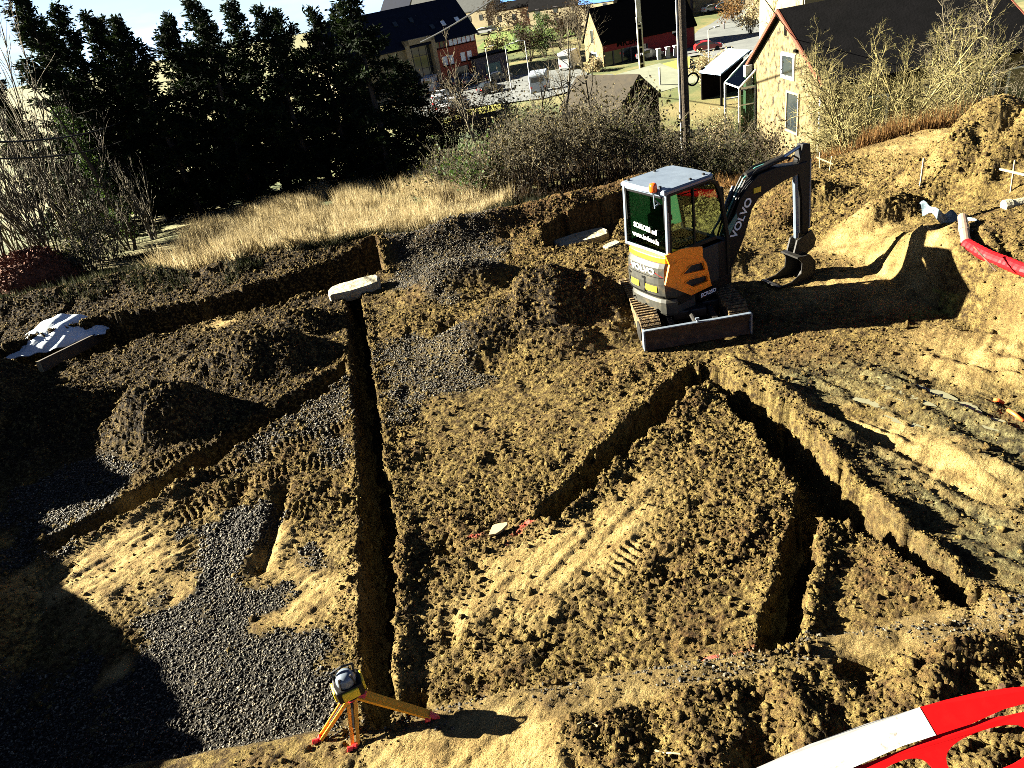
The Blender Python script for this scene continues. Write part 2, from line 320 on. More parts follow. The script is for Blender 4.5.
# ridges of spoil beside the trenches
for pts, w, a in [([(725, 362), (780, 395), (850, 440)], .13, .12), ([(735, 392), (800, 425), (870, 500), (960, 585), (1000, 612)], .2, .08), ([(640, 392), (560, 505)], .14, .05), ([(830, 520), (806, 640)], .1, .07),
                  ([(700, 400), (730, 390), (770, 430)], .12, .06), ([(408, 520), (402, 690)], .1, .05), ([(200, 480), (40, 570)], .13, .06)]:
    h += (a*(1+.5*nB))*np.exp(-(line_d(gp(pts))/w)**2)
# tracks of the excavator
trk = np.zeros_like(X); brs = np.zeros_like(X)
for pts in [[(150, 470), (215, 440), (300, 405)], [(185, 500), (200, 560)], [(175, 520), (235, 490), (300, 468), (348, 455)], [(215, 540), (270, 515), (345, 500)], [(190, 485), (260, 455), (345, 425)], [(290, 560), (345, 470)], [(640, 545), (600, 580)]]:
    w = gp(pts)
    for p, q in zip(w[:-1], w[1:]):
        d, t = seg_d(p, q); ln = math.dist(p, q); band = 1-sst(.12, .15, d+.03*nB); trk = np.maximum(trk, band); brs = np.where(band > .3, np.sin(t*ln*2*math.pi/.085), brs)
strk = vn((X*.74+Y*.67)/9, (-X*.67+Y*.74), .07, 33)+.6*vn((X*.74+Y*.67)/7, (-X*.67+Y*.74), .16, 34)
h += (np.clip(m_clay, 0, 1)*.007+.008*(1-rgh)*(1-m_grav))*strk*(Y < 10)
h += trk*(.024*brs-.015)*(1-.5*m_grav)*np.where(X > -1, .6, 1)*(.6+.8*sst(-.3, .3, nA))
h -= .13*np.exp(-(line_d(gp([(283, 490), (272, 525), (258, 568)]))/.09)**2)+.1*np.exp(-(line_d(gp([(245, 480), (236, 500)]))/.12)**2)
# roughness of dug soil
big = 1+1.1*np.clip(heap*1.6, 0, 1)*(1-east)-.5*east
h += rgh*big*(.026*nA+.028*nB+.015*np.maximum(nC, -.5)+.010*nD+.012*nE)
h += .02*nL+(1-rgh)*(.012*nB+.008*nC+.006*nD)
# pits and boot holes
pit = np.clip(vn(X, Y, .3, 9)-.5, 0, 1)*rgh; h -= .2*pit*(1-.5*m_mud)
# trenches
def trench(pts, depth, lip=.03):
    global h, m_tr
    TR.append(pts)
    sd = poly_sd(gp(pts))+wob*.9; h += lip*np.exp(-(np.clip(sd, 0, None)/.11)**2)*(sd > 0)*(1+nC)
    k = sst(.0, .09, -sd); h = h*(1-k)+(-depth+.06*nB+.03*nC)*k; m_tr = np.maximum(m_tr, k)
TR = []
m_tr = np.zeros_like(X)
trench([(338, 288), (345, 300), (350, 370), (358, 480), (360, 640), (368, 748), (395, 742), (398, 690), (400, 520), (385, 450), (370, 340), (362, 296)], .8)
trench([(690, 366), (665, 385), (600, 450), (530, 522), (553, 528), (640, 440), (700, 390), (720, 372)], .65)
trench([(700, 366), (730, 375), (790, 410), (850, 480), (900, 525), (992, 608), (962, 618), (920, 570), (840, 520), (825, 515), (800, 655), (750, 668), (770, 590), (798, 490), (720, 395)], .65)
trench([(350, 362), (250, 420), (150, 485), (40, 545), (45, 560), (160, 502), (262, 434), (352, 378)], .4, .03)
trench([(-20, 352), (100, 318), (200, 302), (256, 284), (381, 254), (387, 272), (330, 290), (256, 309), (170, 333), (100, 352), (-20, 392)], .75, .03)
trench([(540, 232), (560, 222), (640, 196), (700, 186), (700, 205), (640, 215), (620, 222), (612, 242), (585, 245), (545, 250)], .45, .02)
ed = np.minimum(np.minimum(X-XA, XB-.03-X), np.minimum(Y-YA, YB-.03-Y)); k = sst(0, .8, ed); h *= k
gr = RNG.normal(size=X.shape); grit = np.clip(rgh, .25, 1)*(1-.3*m_tr)
h += np.where(ed > .3, 1, 0)*(.0105*gr+.010*np.clip(np.abs(vn(X, Y, .052, 31))-.2, 0, 1))*grit
Z = z0(X, Y)+h
def hz(x, y):
    i = np.clip(np.round((np.asarray(x)-XA)/ST).astype(int), 0, len(gx)-1); j = np.clip(np.round((np.asarray(y)-YA)/ST).astype(int), 0, len(gy)-1); return Z[i, j]
def gz(x, y): return float(hz(x, y)) if XA < x < XB and YA < y < YB else z0f(x, y)
def SG(px, py):                                          # point of the modelled site ground under a pixel
    d = ray(px, py); t = 3.
    while t < 25 and H+d[2]*t > gz(d[0]*t, d[1]*t): t += .02
    return Vector((d[0]*t, d[1]*t, H+d[2]*t))
nx, ny = X.shape; idx = np.arange(nx*ny).reshape(nx, ny)
site = mesh_np('ground', np.stack([X, Y, Z], -1), np.stack([idx[:-1, :-1], idx[1:, :-1], idx[1:, 1:], idx[:-1, 1:]], -1).reshape(-1, 4), None or bpy.data.materials.new('soil'), smooth=False)
tag(site, kind='structure'); site.name = 'ground'
m_red = np.zeros_like(X)
for px, py, rx, ry, an in [(515, 535, .07, .045, .4), (528, 526, .11, .022, .3), (507, 545, .03, .05, 0), (478, 538, .08, .02, .1), (735, 655, .14, .02, .1), (712, 660, .1, .015, .1)]:
    m_red = np.maximum(m_red, blob(px, py, rx, ry, an)*1.3)
m_red = np.clip(m_red+.5*nC-.2, 0, 1)*(m_red > .15)
m_rus = (1-sst(7, 8.2, X))*np.clip(np.clip(heap*1.3, 0, 1)*.7+.5*nA+.3*nB, 0, 1)*(1-m_grav); m_rus = np.maximum(m_rus, sst(14.5, 16, Y)*.8)
def attr(o, nm, arr): a = o.data.attributes.new(nm, 'FLOAT', 'POINT'); a.data.foreach_set('value', np.ascontiguousarray(arr, dtype=np.float32).ravel())
m_soil_shade = np.clip(sst(-1.9, -3.2, X+.5*nA)*sst(8.2, 9.6, Y+.5*nA)*1.0+sst(.12, .4, heap)*(1-sst(3.6, 4.6, X)), 0, 1)*(1-.9*sst(16.6, 17.4, Y))*(1-.7*np.clip(m_clay, 0, 1))  # dark soil tone that also stands in for low-sun shade on rough mounds
m_wet = np.clip(m_mud*(.75+.5*nA+.4*nB), 0, 1)*(1-.5*m_clay)
for nm, arr in (('mud', m_wet), ('topsoil_shade', m_soil_shade), ('gravel', m_grav), ('clay', m_clay), ('redmark', m_red), ('rusty', m_rus), ('grassy', sst(17.2, 18.2, Y+.6*nB+.4*nA)*(1-.7*sst(4, 7, X)))): attr(site, nm, arr)
def soilmat(Ms, masks=True):
    Ms.use_nodes = True; nt = Ms.node_tree; b = nt.nodes['Principled BSDF']; b.inputs['Roughness'].default_value = .92; b.inputs['Specular IOR Level'].default_value = .15
    ln = nt.links.new; tc = nt.nodes.new('ShaderNodeTexCoord')
    def noise(sc, det=6., rg=.65):
        n = nt.nodes.new('ShaderNodeTexNoise'); n.inputs['Scale'].default_value = sc; n.inputs['Detail'].default_value = det; n.inputs['Roughness'].default_value = rg; ln(tc.outputs['Object'], n.inputs['Vector']); return n.outputs['Fac']
    r1 = ramp(nt, [(.35, (.01, .0055, .0022)), (.45, (.055, .034, .011)), (.53, (.15, .105, .031)), (.64, (.25, .187, .062))]); ln(noise(9, 10, .85), r1.inputs[0]); col = r1.outputs[0]
    def mixin(c, stops, sc, fac):
        r = ramp(nt, stops); ln(noise(sc), r.inputs[0]); mx = nt.nodes.new('ShaderNodeMix'); mx.data_type = 'RGBA'
        ln(fac, mx.inputs[0]); ln(c, mx.inputs[6]); ln(r.outputs[0], mx.inputs[7]); return mx.outputs[2]
    def att(nm): a = nt.nodes.new('ShaderNodeAttribute'); a.attribute_name = nm; return a.outputs['Fac']
    if masks:
        col = mixin(col, [(.36, (.012, .006, .0025)), (.5, (.06, .029, .01)), (.64, (.17, .095, .034))], 16, att('rusty'))
        col = mixin(col, [(.36, (.012, .0095, .0045)), (.48, (.06, .05, .02)), (.6, (.13, .115, .05)), (.72, (.22, .19, .09))], 12, att('mud'))
        col = mixin(col, [(.36, (.006, .0035, .002)), (.5, (.024, .0155, .006)), (.58, (.1, .066, .022)), (.68, (.22, .16, .06))], 18, att('topsoil_shade'))  # near-black with pale flecks: mound shade and lit bits put into the colour
        col = mixin(col, [(.3, (.12, .075, .026)), (.5, (.28, .195, .07)), (.75, (.38, .29, .12))], 4, att('clay'))
        col = mixin(col, [(.36, (.006, .005, .0035)), (.52, (.022, .019, .013)), (.68, (.08, .068, .048))], 28, att('gravel'))
        col = mixin(col, [(.3, (.02, .025, .008)), (.55, (.07, .06, .025)), (.75, (.16, .13, .06))], 5, att('grassy'))
        col = mixin(col, [(.3, (.6, .06, .05)), (.7, (.8, .16, .12))], 20, att('redmark'))
    ln(col, b.inputs['Base Color'])
    bp = nt.nodes.new('ShaderNodeBump'); bp.inputs['Strength'].default_value = 1.; bp.inputs['Distance'].default_value = .1
    ln(noise(20, 5, .75), bp.inputs['Height'])
    b2 = nt.nodes.new('ShaderNodeBump'); b2.inputs['Strength'].default_value = 1.; b2.inputs['Distance'].default_value = .05
    ln(noise(75, 3, .7), b2.inputs['Height']); ln(bp.outputs[0], b2.inputs['Normal']); ln(b2.outputs[0], b.inputs['Normal'])
soilmat(site.data.materials[0])
# far ground: one sheet to the horizon, open where the detailed site lies
fx = np.unique(np.concatenate([np.arange(-3000, -200, 200.), np.arange(-200, XA-.4, 3.1), [XA], np.linspace(XA, XB-.02, 40)[1:-1], [gx[-1]], np.arange(XB+.8, 220, 3.1), np.arange(220, 3001, 200.)]))
fy = np.unique(np.concatenate([np.arange(-300, YA-.5, 12.), [YA], np.linspace(YA, gy[-1], 26)[1:-1], [gy[-1]], np.arange(YB+.6, 45, 1.1), np.arange(45, 330, 3.), np.arange(340, 4001, 120.)]))
FX, FY = np.meshgrid(fx, fy, indexing='ij'); ii = np.arange(FX.size).reshape(FX.shape)
cx = (fx[:-1]+fx[1:])/2; cy = (fy[:-1]+fy[1:])/2; CX, CY = np.meshgrid(cx, cy, indexing='ij')
keep = ~((CX > XA) & (CX < gx[-1]) & (CY > YA) & (CY < gy[-1]))
fq = np.stack([ii[:-1, :-1], ii[1:, :-1], ii[1:, 1:], ii[:-1, 1:]], -1)[keep]
FZ = z0(FX, FY); FZ = FZ+np.where(FY > 20, .12*vn(FX, FY, 3., 20)*sst(20, 24, FY), 0)
M['field'] = mat('field_grass', [(.3, (.018, .03, .008)), (.45, (.05, .06, .014)), (.58, (.11, .09, .03)), (.75, (.16, .13, .06))], .13, .95, .4, 6)
far = mesh_np('terrain', np.stack([FX, FY, FZ], -1), fq, M['field'], smooth=True); tag(far, kind='structure')
# loose clods and gravel: countless
ICO = np.array([(1, 0, 0), (0, 1, 0), (-1, 0, 0), (0, -1, 0), (0, 0, 1), (0, 0, -1)], float)
ICF = np.array([(0, 1, 4), (1, 2, 4), (2, 3, 4), (3, 0, 4), (1, 0, 5), (2, 1, 5), (3, 2, 5), (0, 3, 5)])
def stones(name, P, size, flat, material, sm=False):
    n = len(P); j = 1+RNG.uniform(-.38, .38, (n, 6, 1)); v = ICO[None]*j*np.stack([np.ones(n), RNG.uniform(.6, 1, n), RNG.uniform(flat, flat+.35, n)], 1)[:, None, :]
    a = RNG.uniform(0, 6.28, n); b = RNG.uniform(-.6, .6, n); ca, sa, cb, sb = np.cos(a)[:, None], np.sin(a)[:, None], np.cos(b)[:, None], np.sin(b)[:, None]
    x, y, z = v[..., 0], v[..., 1], v[..., 2]; x, z = x*cb+z*sb, -x*sb+z*cb; x, y = x*ca-y*sa, x*sa+y*ca
    v = np.stack([x, y, z], -1)*size[:, None, None]+P[:, None, :]
    o = mesh_np(name, v, (ICF[None]+6*np.arange(n)[:, None, None]).reshape(-1, 3), material, smooth=sm); tag(o, kind='stuff'); return o
def inview(x, y, mg=25):
    Zc = -H; zc = y*math.cos(PITCH)+H*math.sin(PITCH); up = y*math.sin(PITCH)-H*math.cos(PITCH); a = x/zc*F; b = -up/zc*F
    u = 512+a*math.cos(ROLL)+b*math.sin(ROLL); v = 384-a*math.sin(ROLL)+b*math.cos(ROLL)
    return (u > -mg*4) & (u < 1024+mg*4) & (v < 768+mg*4)
def scatter(n, field, p=1.):
    x = RNG.uniform(XA+.1, XB-.1, n); y = RNG.uniform(YA+.1, YB-.1, n); i = ((x-XA)/ST).astype(int); j = ((y-YA)/ST).astype(int)
    k = (RNG.random(n) < field[i, j]**p) & inview(x, y); return x[k], y[k]
x, y = scatter(1700000, np.clip((m_grav-.2)*1.2, 0, 1)*(1-m_tr)*.9); sz = (.007+.009*RNG.random(len(x))+.012*RNG.random(len(x))**6)*(1+.25*(y > 6)); print('gravel', len(x)); P = np.stack([x, y, hz(x, y)+sz*.25], 1)
M['gravel'] = mat('gravel_stone', [(.4, (.004, .0034, .0022)), (.5, (.013, .011, .0075)), (.57, (.055, .045, .028)), (.66, (.21, .178, .115))], 33, .8, spec=.3)
stones('gravel', P, sz, .45, M['gravel']).name = 'gravel'
m_edge = np.zeros_like(X)
for pts in TR: m_edge = np.maximum(m_edge, np.exp(-(np.clip(line_d(gp(pts+[pts[0]]))-.05, 0, None)/.1)**2)*(1-m_tr))
clodf = np.clip((rgh-.12+.35*m_grav*(nB > .1))*(.55+.5*nA+.6*np.clip(heap*1.5, 0, 1)), 0, 1)*(1-m_tr)*(1-sst(16.8, 18, Y))
x, y = scatter(1500000, np.clip(clodf*.42+.5*m_edge, 0, .9)); sz = .007+.011*RNG.random(len(x))**2+.045*RNG.random(len(x))**22; P = np.stack([x, y, hz(x, y)+sz*.2], 1)
M['clod'] = bpy.data.materials.new('soil_clod'); soilmat(M['clod'], False)
print('clods', len(x)); stones('soil_clods', P, sz, .55, M['clod']).name = 'soil_clods'
x, y = scatter(90000, np.clip(clodf*.12+.02*m_mud, 0, 1)*(Y > 2)); sz = .02+.035*RNG.random(len(x))**2.5; P = np.stack([x, y, hz(x, y)+sz*.12], 1); stones('broken_clods', P, sz, .5, M['clod']).name = 'broken_clods'
# puddles in the ruts
M['puddle'] = mat('sky_tinted_muddy_water', (.12, .115, .07), 3, .22, spec=.5)  # olive grey of the reflected sky sits in the water colour
for px, py, rx, ry, an in [(905, 398, .28, .1, -1.1), (935, 392, .25, .09, -1.1), (870, 398, .2, .06, -1.0), (1000, 425, .16, .12, -1.1), (965, 405, .22, .08, -1.1), (905, 418, .2, .05, -.9)]:
    c = G(px, py); vs = [];
    for k in range(22):
        t = k*2*math.pi/22; r = 1+.25*math.sin(3*t+px)+.15*math.sin(5*t); u, v = rx*r*math.cos(t), ry*r*math.sin(t); vs.append((c[0]+u*math.cos(an)-v*math.sin(an), c[1]+u*math.sin(an)+v*math.cos(an), 0))
    zz = np.percentile([gz(v[0], v[1]) for v in vs]+[gz(c[0], c[1])], 55); vs = [(v[0], v[1], zz) for v in vs]
    mb = MB(); mb.add(vs, [tuple(range(22))]); tag(mb.build('puddle', M['puddle']), kind='structure')
# ------------------------------------------------------------------ excavator
EX, EY = 2.82, 10.15; EZ = gz(EX, EY); EZ = 0.0
# firm pad under the machine is part of the ground already; upper body turned 25 degrees
ex = thing('mini_excavator', 'orange and grey mini excavator with closed cab digging among the trenches', 'excavator', (EX, EY, EZ))
UH = R(25); Tup = Matrix.Rotation(UH, 4, 'Z')
def side_pt(px, py, yl):                                 # local x, z on the vertical plane y = yl of the upper body
    d = Vector(ray(px, py)); o = Vector((0, 0, H)); n = Vector((-math.sin(UH), math.cos(UH), 0)); p0 = Vector((EX, EY, EZ))+n*yl
    q = o+d*((p0-o).dot(n)/d.dot(n)); l = Matrix.Rotation(-UH, 4, 'Z') @ (q-Vector((EX, EY, EZ))); return (l.x, l.z)
Tun = Matrix.Rotation(R(-2), 4, 'Z')                     # undercarriage: axis along world -Y
# tracks
for sx in (-1, 1):
    x0, x1 = sx*.50, sx*.78
    def trackpoly(g):                                    # side profile (y, z)
        pts = []
        for k in range(13): t = R(90+k*15); pts.append((-.68+(.2+g)*-math.sin(t-R(90)) if False else -.68-(.2+g)*math.sin(R(k*15)), .21+(.2+g)*math.cos(R(k*15))))
        for k in range(13): pts.append((.78+(.2+g)*math.sin(R(k*15)), .21-(.2+g)*math.cos(R(k*15))))
        return pts
    mb = MB(Tun); mb.prism(trackpoly(0), min(x0, x1), max(x0, x1), 'yz')
    # cleats round the belt
    P = trackpoly(.0); per = []
    for a, b in zip(P, P[1:]+P[:1]):
        ln = math.dist(a, b); n_ = max(1, round(ln/.085))
        for q in range(n_): f = q/n_; per.append((a[0]+(b[0]-a[0])*f, a[1]+(b[1]-a[1])*f, math.atan2(b[1]-a[1], b[0]-a[0])))
    for (y, z, an) in per:
        mb.box((0, 0, 0), (.285, .035, .05), Matrix.Translation(((x0+x1)/2, y, z)) @ Matrix.Rotation(an, 4, 'X'))
    tr = mb.build('track', M['rubber'], ex)
    mb = MB(Tun)
    for y, r in ((-.68, .15), (.78, .15), (-.3, .09), (.05, .09), (.4, .09)):
        z = .21 if r > .1 else .11
        for q in (-1, 1): mb.lathe([(r, -.02), (r, .02), (r*.5, .035)], 14, T=Matrix.Translation(((x0+x1)/2+q*.135, y, z)) @ Matrix.Rotation(R(90*q), 4, 'Y'))
    build_each(mb, 'track_roller', M['dark_steel'], tr)
mb = MB(Tun); mb.box((0, .05, .27), (1.0, .9, .2)); mb.box((0, -.35, .3), (.5, .5, .14)); mb.build('undercarriage', M['dark_steel'], ex, bevel=.015)
mb = MB(Tun)
for s in (-.32, .32): mb.prism([(-.5, .2), (-.95, .12), (-.95, .24), (-.5, .34)], s-.04, s+.04, 'yz')
mb.tube((0, -.4, .36), (0, -.92, .3), .035); build_each(mb, 'blade_arm', M['dark_steel'], ex)
mb = MB(Tun); prof = [(-1.00, .03), (-.955, .1), (-.945, .2), (-.965, .3), (-.995, .345), (-.965, .345), (-.93, .29), (-.915, .2), (-.925, .1), (-.965, .03)]
mb.prism(prof, -.775, .775, 'yz'); bl = mb.build('dozer_blade', M['rust'], ex)
mb = MB(Tun); mb.box((0, -.985, .353), (1.55, .05, .016))
for s in (-.778, .778): mb.prism([(-1.01, .03), (-1.01, .35), (-.9, .35), (-.86, .03)], s-.012, s+.012, 'yz')
mb.tube((.0, -.99, .36), (.0, -.99, .4), .016); mb.box((0, -.99, .41), (.05, .03, .03)); mb.build('blade_edge', M['light_grey'], bl)
mb = MB(Tup); mb.lathe([(.34, .36), (.36, .38), (.36, .46), (.34, .48)], 24); mb.build('slew_ring', M['dark_steel'], ex)
# body
def rear_arc(hw, xb, bulge, xf, n=12):                   # plan outline: rounded tail, straight front
    pts = [(xf, -hw)]

    for k in range(n+1):
        t = -1+2*k/n; pts.append((xb+.12-(.12+bulge)*math.sqrt(max(0, 1-abs(t)**3.2)), t*-hw if False else hw*t))
    pts.append((xf, hw)); return pts
def loft(mb, rows):
    n = len(rows[0][0]); vs = []; fs = []
    for pts, z in rows: vs += [(p[0], p[1], z) for p in pts]
    for i in range(len(rows)-1):
        for k in range(n): k2 = (k+1) % n; fs.append((i*n+k, i*n+k2, (i+1)*n+k2, (i+1)*n+k))
    fs.append(tuple(range(n-1, -1, -1))); fs.append(tuple(range((len(rows)-1)*n, len(rows)*n))); mb.add(vs, fs)
HW = .485
XR = -.60                                                # tail of the machine
mb = MB(Tup)
loft(mb, [(rear_arc(HW, XR, .05, -.2), .63), (rear_arc(HW+.012, XR, .085, -.2), .68), (rear_arc(HW+.012, XR, .1, -.2), .86), (rear_arc(HW, XR, .08, -.2), 1.1), (rear_arc(HW-.01, XR, .03, -.2), 1.17)])
cw = mb.build('counterweight', M['grey_paint'], ex, smooth=False, bevel=.01)
mb = MB(Tup); loft(mb, [(rear_arc(HW-.03, XR, .03, -.1), .33), (rear_arc(HW-.015, XR, .05, -.1), .38), (rear_arc(HW-.015, XR, .055, -.1), .55), (rear_arc(HW-.03, XR, .03, -.1), .60)])
sk = mb.build('tail_skirt', M['grey_paint'], ex, bevel=.01)
mb = MB(Tup)
for y, z in ((.28, .5), (-.25, .43), (.0, .45)): mb.tube((XR-.02, y, z), (XR-.075, y, z), .014, n=6)
build_each(mb, 'bolt_head', M['black_paint'], sk)
mb = MB(Tup); mb.prism([(XR+.15, -.47), (.62, -.47), (.8, -.3), (.8, .3), (.62, .47), (XR+.15, .47)], .48, .64, 'xy'); mb.prism([(-.3, -.46), (.5, -.46), (.5, .46), (-.3, .46)], .64, 1.2, 'xy'); mb.build('main_frame', M['black_paint'], ex, bevel=.01)
mb = MB(Tup); loft(mb, [(rear_arc(HW+.004, XR, .035, -.3), 1.172), (rear_arc(HW+.004, XR, .03, -.3), 1.25), (rear_arc(HW-.02, XR+.01, .0, -.3), 1.285)]); mb.build('tail_cover', M['orange'], ex, bevel=.008)
# details on the tail
def on_tail(y, z, out): # x of the tail surface at y
    t = max(-1, min(1, y/HW)); b = .1 if .68 < z < .95 else .085
    return XR+.12-(.12+b)*math.sqrt(max(0, 1-abs(t)**3.2))-out
def tail_panel(mb, y0, y1, za, zb, out=.006, th=.02, n=6):
    vs = [];
    for k in range(n+1):
        y = y0+(y1-y0)*k/n; x = on_tail(y, (za+zb)/2, out)
        vs += [(x, y, za), (x, y, zb), (x+th, y, zb), (x+th, y, za)]
    fs = []
    for k in range(n): fs += [tuple(4*k+q for q in (0, 1))+(4*k+5, 4*k+4), (4*k+1, 4*k+2, 4*k+6, 4*k+5), (4*k+2, 4*k+3, 4*k+7, 4*k+6), (4*k+3, 4*k, 4*k+4, 4*k+7)]
    fs += [(0, 3, 2, 1), (4*n, 4*n+1, 4*n+2, 4*n+3)]; mb.add(vs, fs)
mb = MB(Tup); tail_panel(mb, -.3, -.08, .73, .82); tail_panel(mb, .08, .28, .74, .83); build_each(mb, 'warning_sticker', M['yellow'], cw)
mb = MB(Tup); tail_panel(mb, -.075, -.045, .78, .93, .004); tail_panel(mb, -.075, .0, .9, .93, .005); tail_panel(mb, .31, .34, .78, .93, .004); tail_panel(mb, .27, .34, .9, .925, .005); tail_panel(mb, -.06, -.04, .69, .735, .004); build_each(mb, 'hood_latch', M['black_paint'], cw)
mb = MB(Tup); tail_panel(mb, -.4, .4, .955, .965, .008, n=14); tail_panel(mb, -.38, .38, .662, .668, .008, n=14); build_each(mb, 'trim_line', M['black_paint'], cw)
for s in (-1, 1):
    mb = MB(Tup)
    y0 = s*.34; mb.add([(on_tail(y0*.8, .98, .012), y0*.8, 1.03), (XR+.14, s*(HW+.014), 1.08), (XR+.14, s*(HW+.014), .97), (on_tail(s*.385, .98, .012), s*.385, .97), (on_tail(y0*.8, .98, -.04), y0*.8, 1.03), (XR+.14, s*(HW-.04), 1.08), (XR+.14, s*(HW-.04), .97), (on_tail(s*.385, .98, -.04), s*.385, .97)], [(0, 1, 2, 3), (7, 6, 5, 4), (0, 4, 5, 1), (1, 5, 6, 2), (2, 6, 7, 3), (3, 7, 4, 0)])
    mb.build('tail_light', M['red_lens'], cw)
def warp_tail(zc, sc=1.):
    def w(c): y = -c.x*sc; return Tup @ Vector((on_tail(y, zc+c.y, .004+c.z), y, zc+c.y))
    return w
text_mesh('VOLVO', .125, None, 'lettering', M['white'], cw, .004, warp_tail(1.035), 1.25, .004)
# side panel with two vents (right-hand side of the machine)
YS = -.49
sp = lambda L_: [side_pt(610+a/6.4, 240+b/6.4, YS) for a, b in L_]
def panel(mb, outer, y0, y1): mb.prism(outer, y0, y1, 'xz')
outer = sp([(350, 98), (392, 82), (440, 60), (500, 46), (585, 40), (590, 112), (612, 145), (645, 290), (515, 352), (350, 288), (376, 160)])
M['vent'] = mat('vent_black', (.006, .006, .006), 4, .6)
import bmesh
def panel_holes(name, outer, holes, y, th, material, parent):
    from mathutils.geometry import tessellate_polygon
    tri = tessellate_polygon([[Vector((p[0], p[1], 0)) for p in L_] for L_ in [outer]+holes]); allp = [p for L_ in [outer]+holes for p in L_]
    n = len(allp); mb = MB(Tup); vs = [(p[0], y, p[1]) for p in allp]+[(p[0], y+th, p[1]) for p in allp]; fs = [tuple(t) for t in tri]+[tuple(i+n for i in reversed(t)) for t in tri]; o = 0
    for L_ in [outer]+holes:
        k_ = len(L_); fs += [(o+i, o+(i+1) % k_, o+(i+1) % k_+n, o+i+n) for i in range(k_)]; o += k_
    mb.add(vs, fs); return mb.build(name, material, parent)
holes = [sp([(458, 218), (512, 158), (588, 140), (600, 188)]), sp([(474, 272), (500, 252), (612, 222), (620, 258), (526, 298)])]
spn = panel_holes('side_panel', outer, holes, YS-.02, .03, M['orange'], ex)
for hl in holes:                                         # raised lip round each vent
    c_ = (sum(p[0] for p in hl)/len(hl), sum(p[1] for p in hl)/len(hl)); ol = [(c_[0]+(p[0]-c_[0])*1.14, c_[1]+(p[1]-c_[1])*1.14) for p in hl]
    panel_holes('vent_frame', ol, [hl], YS-.032, .014, M['orange'], spn)
mb = MB(Tup); a_ = sp([(375, 172), (440, 118), (580, 112), (592, 120), (440, 128), (380, 178)]); mb.prism(a_, YS-.026, YS-.018, 'xz'); mb.build('panel_crease', M['orange'], spn)
mb = MB(Tup); mb.prism([(-.5, .64), (.36, .64), (.36, 1.2), (-.5, 1.2)], YS+.012, YS+.03, 'xz'); mb.build('vent_grille', M['vent'], spn)
a, b = side_pt(610+622/6.4, 240+338/6.4, YS); a2, b2 = side_pt(610+665/6.4, 240+300/6.4, YS)
Tt = Tup @ Matrix.Translation((a+.0, YS-.03, b)) @ Matrix.Rotation(R(90), 4, 'X')
mb = MB(Tup); mb.prism([(a-.17, b-.06), (a+.17, b-.06), (a+.17, b+.06), (a-.17, b+.06)], YS-.018, YS-.0, 'xz'); pl = mb.build('model_plate', M['black_paint'], ex)
text_mesh('ECR25D', .085, Tt @ Matrix.Translation((0, .012, 0)), 'lettering', M['white'], pl, .003, sx=1., bold=.002)
# cab
ZB, ZT = 1.285, 2.2; XC0, XC1 = XR+.01, .34
M['cabgrey'] = M['light_grey']
def pillar(p, q, w, d, nm, mt):
    mb = MB(Tup); P, Q = Vector(p), Vector(q); mb.add([tuple(v) for c_ in (P, Q) for v in (c_+Vector((-w/2, -d/2, 0)), c_+Vector((w/2, -d/2, 0)), c_+Vector((w/2, d/2, 0)), c_+Vector((-w/2, d/2, 0)))], [(3, 2, 1, 0), (4, 5, 6, 7), (0, 1, 5, 4), (1, 2, 6, 5), (2, 3, 7, 6), (3, 0, 4, 7)]); return mb.build(nm, mt, ex, bevel=.008)
YW = .465
for s in (-1, 1):
    pillar((XC0+.02, s*YW, ZB), (XC0+.05, s*(YW-.01), ZT), .045, .05, 'rear_pillar', M['light_grey'])
    mb = MB(Tup); mb.path([(XC1+.22, s*YW, .66), (XC1+.2, s*YW, 1.25), (XC1+.1, s*YW, 1.85), (XC1+.02, s*(YW-.01), 2.08), (XC1-.12, s*(YW-.02), 2.17)], .035, 6); mb.build('front_pillar', M['black_paint'], ex)
    mb = MB(Tup); mb.prism([(XC0+.04, ZB), (XC0+.075, ZB), (XC0+.1, ZT-.06), (XC1-.1, ZT-.04), (XC1, ZT-.12), (XC1+.08, 1.85), (XC1+.18, 1.3), (XC1+.19, .7), (XC1+.22, .7), (XC1+.23, 1.3), (XC1+.13, 1.86), (XC1+.03, 2.12), (XC1-.1, 2.18), (XC0+.04, 2.17)], s*YW-.018, s*YW+.018, 'xz'); mb.build('door_frame', M['black_paint'], ex)
    mb = MB(Tup); mb.prism([(XC0+.07, ZB+.02), (XC1+.18, 1.3), (XC1+.08, 1.86), (XC1, ZT-.1), (XC0+.09, ZT-.05)], s*(YW-.006)-.004, s*(YW-.006)+.004, 'xz'); mb.build('side_window', M['filmglass'] if s > 0 else M['cabglass'], ex)
    mb = MB(Tup); mb.box((-.08, s*YW, (ZB+ZT)/2), (.025, .03, ZT-ZB-.08)); mb.box((-.1, s*YW, ZB+.02), (.85, .04, .05)); build_each(mb, 'window_bar', M['black_paint'], ex)
mb = MB(Tup); mb.prism([(XC1-.05, .64), (XC1+.24, .64), (XC1+.24, 1.2), (-.3, 1.2), (-.3, .9)], -.47, .47, 'xz'); mb.build('cab_base', M['black_paint'], ex, bevel=.01)
mb = MB(Tup); mb.box((XC0+.03, 0, ZB+.02), (.05, .93, .05)); mb.box((XC0+.06, 0, ZT-.04), (.05, .9, .06)); build_each(mb, 'rear_window_rail', M['light_grey'], ex, bevel=.006)
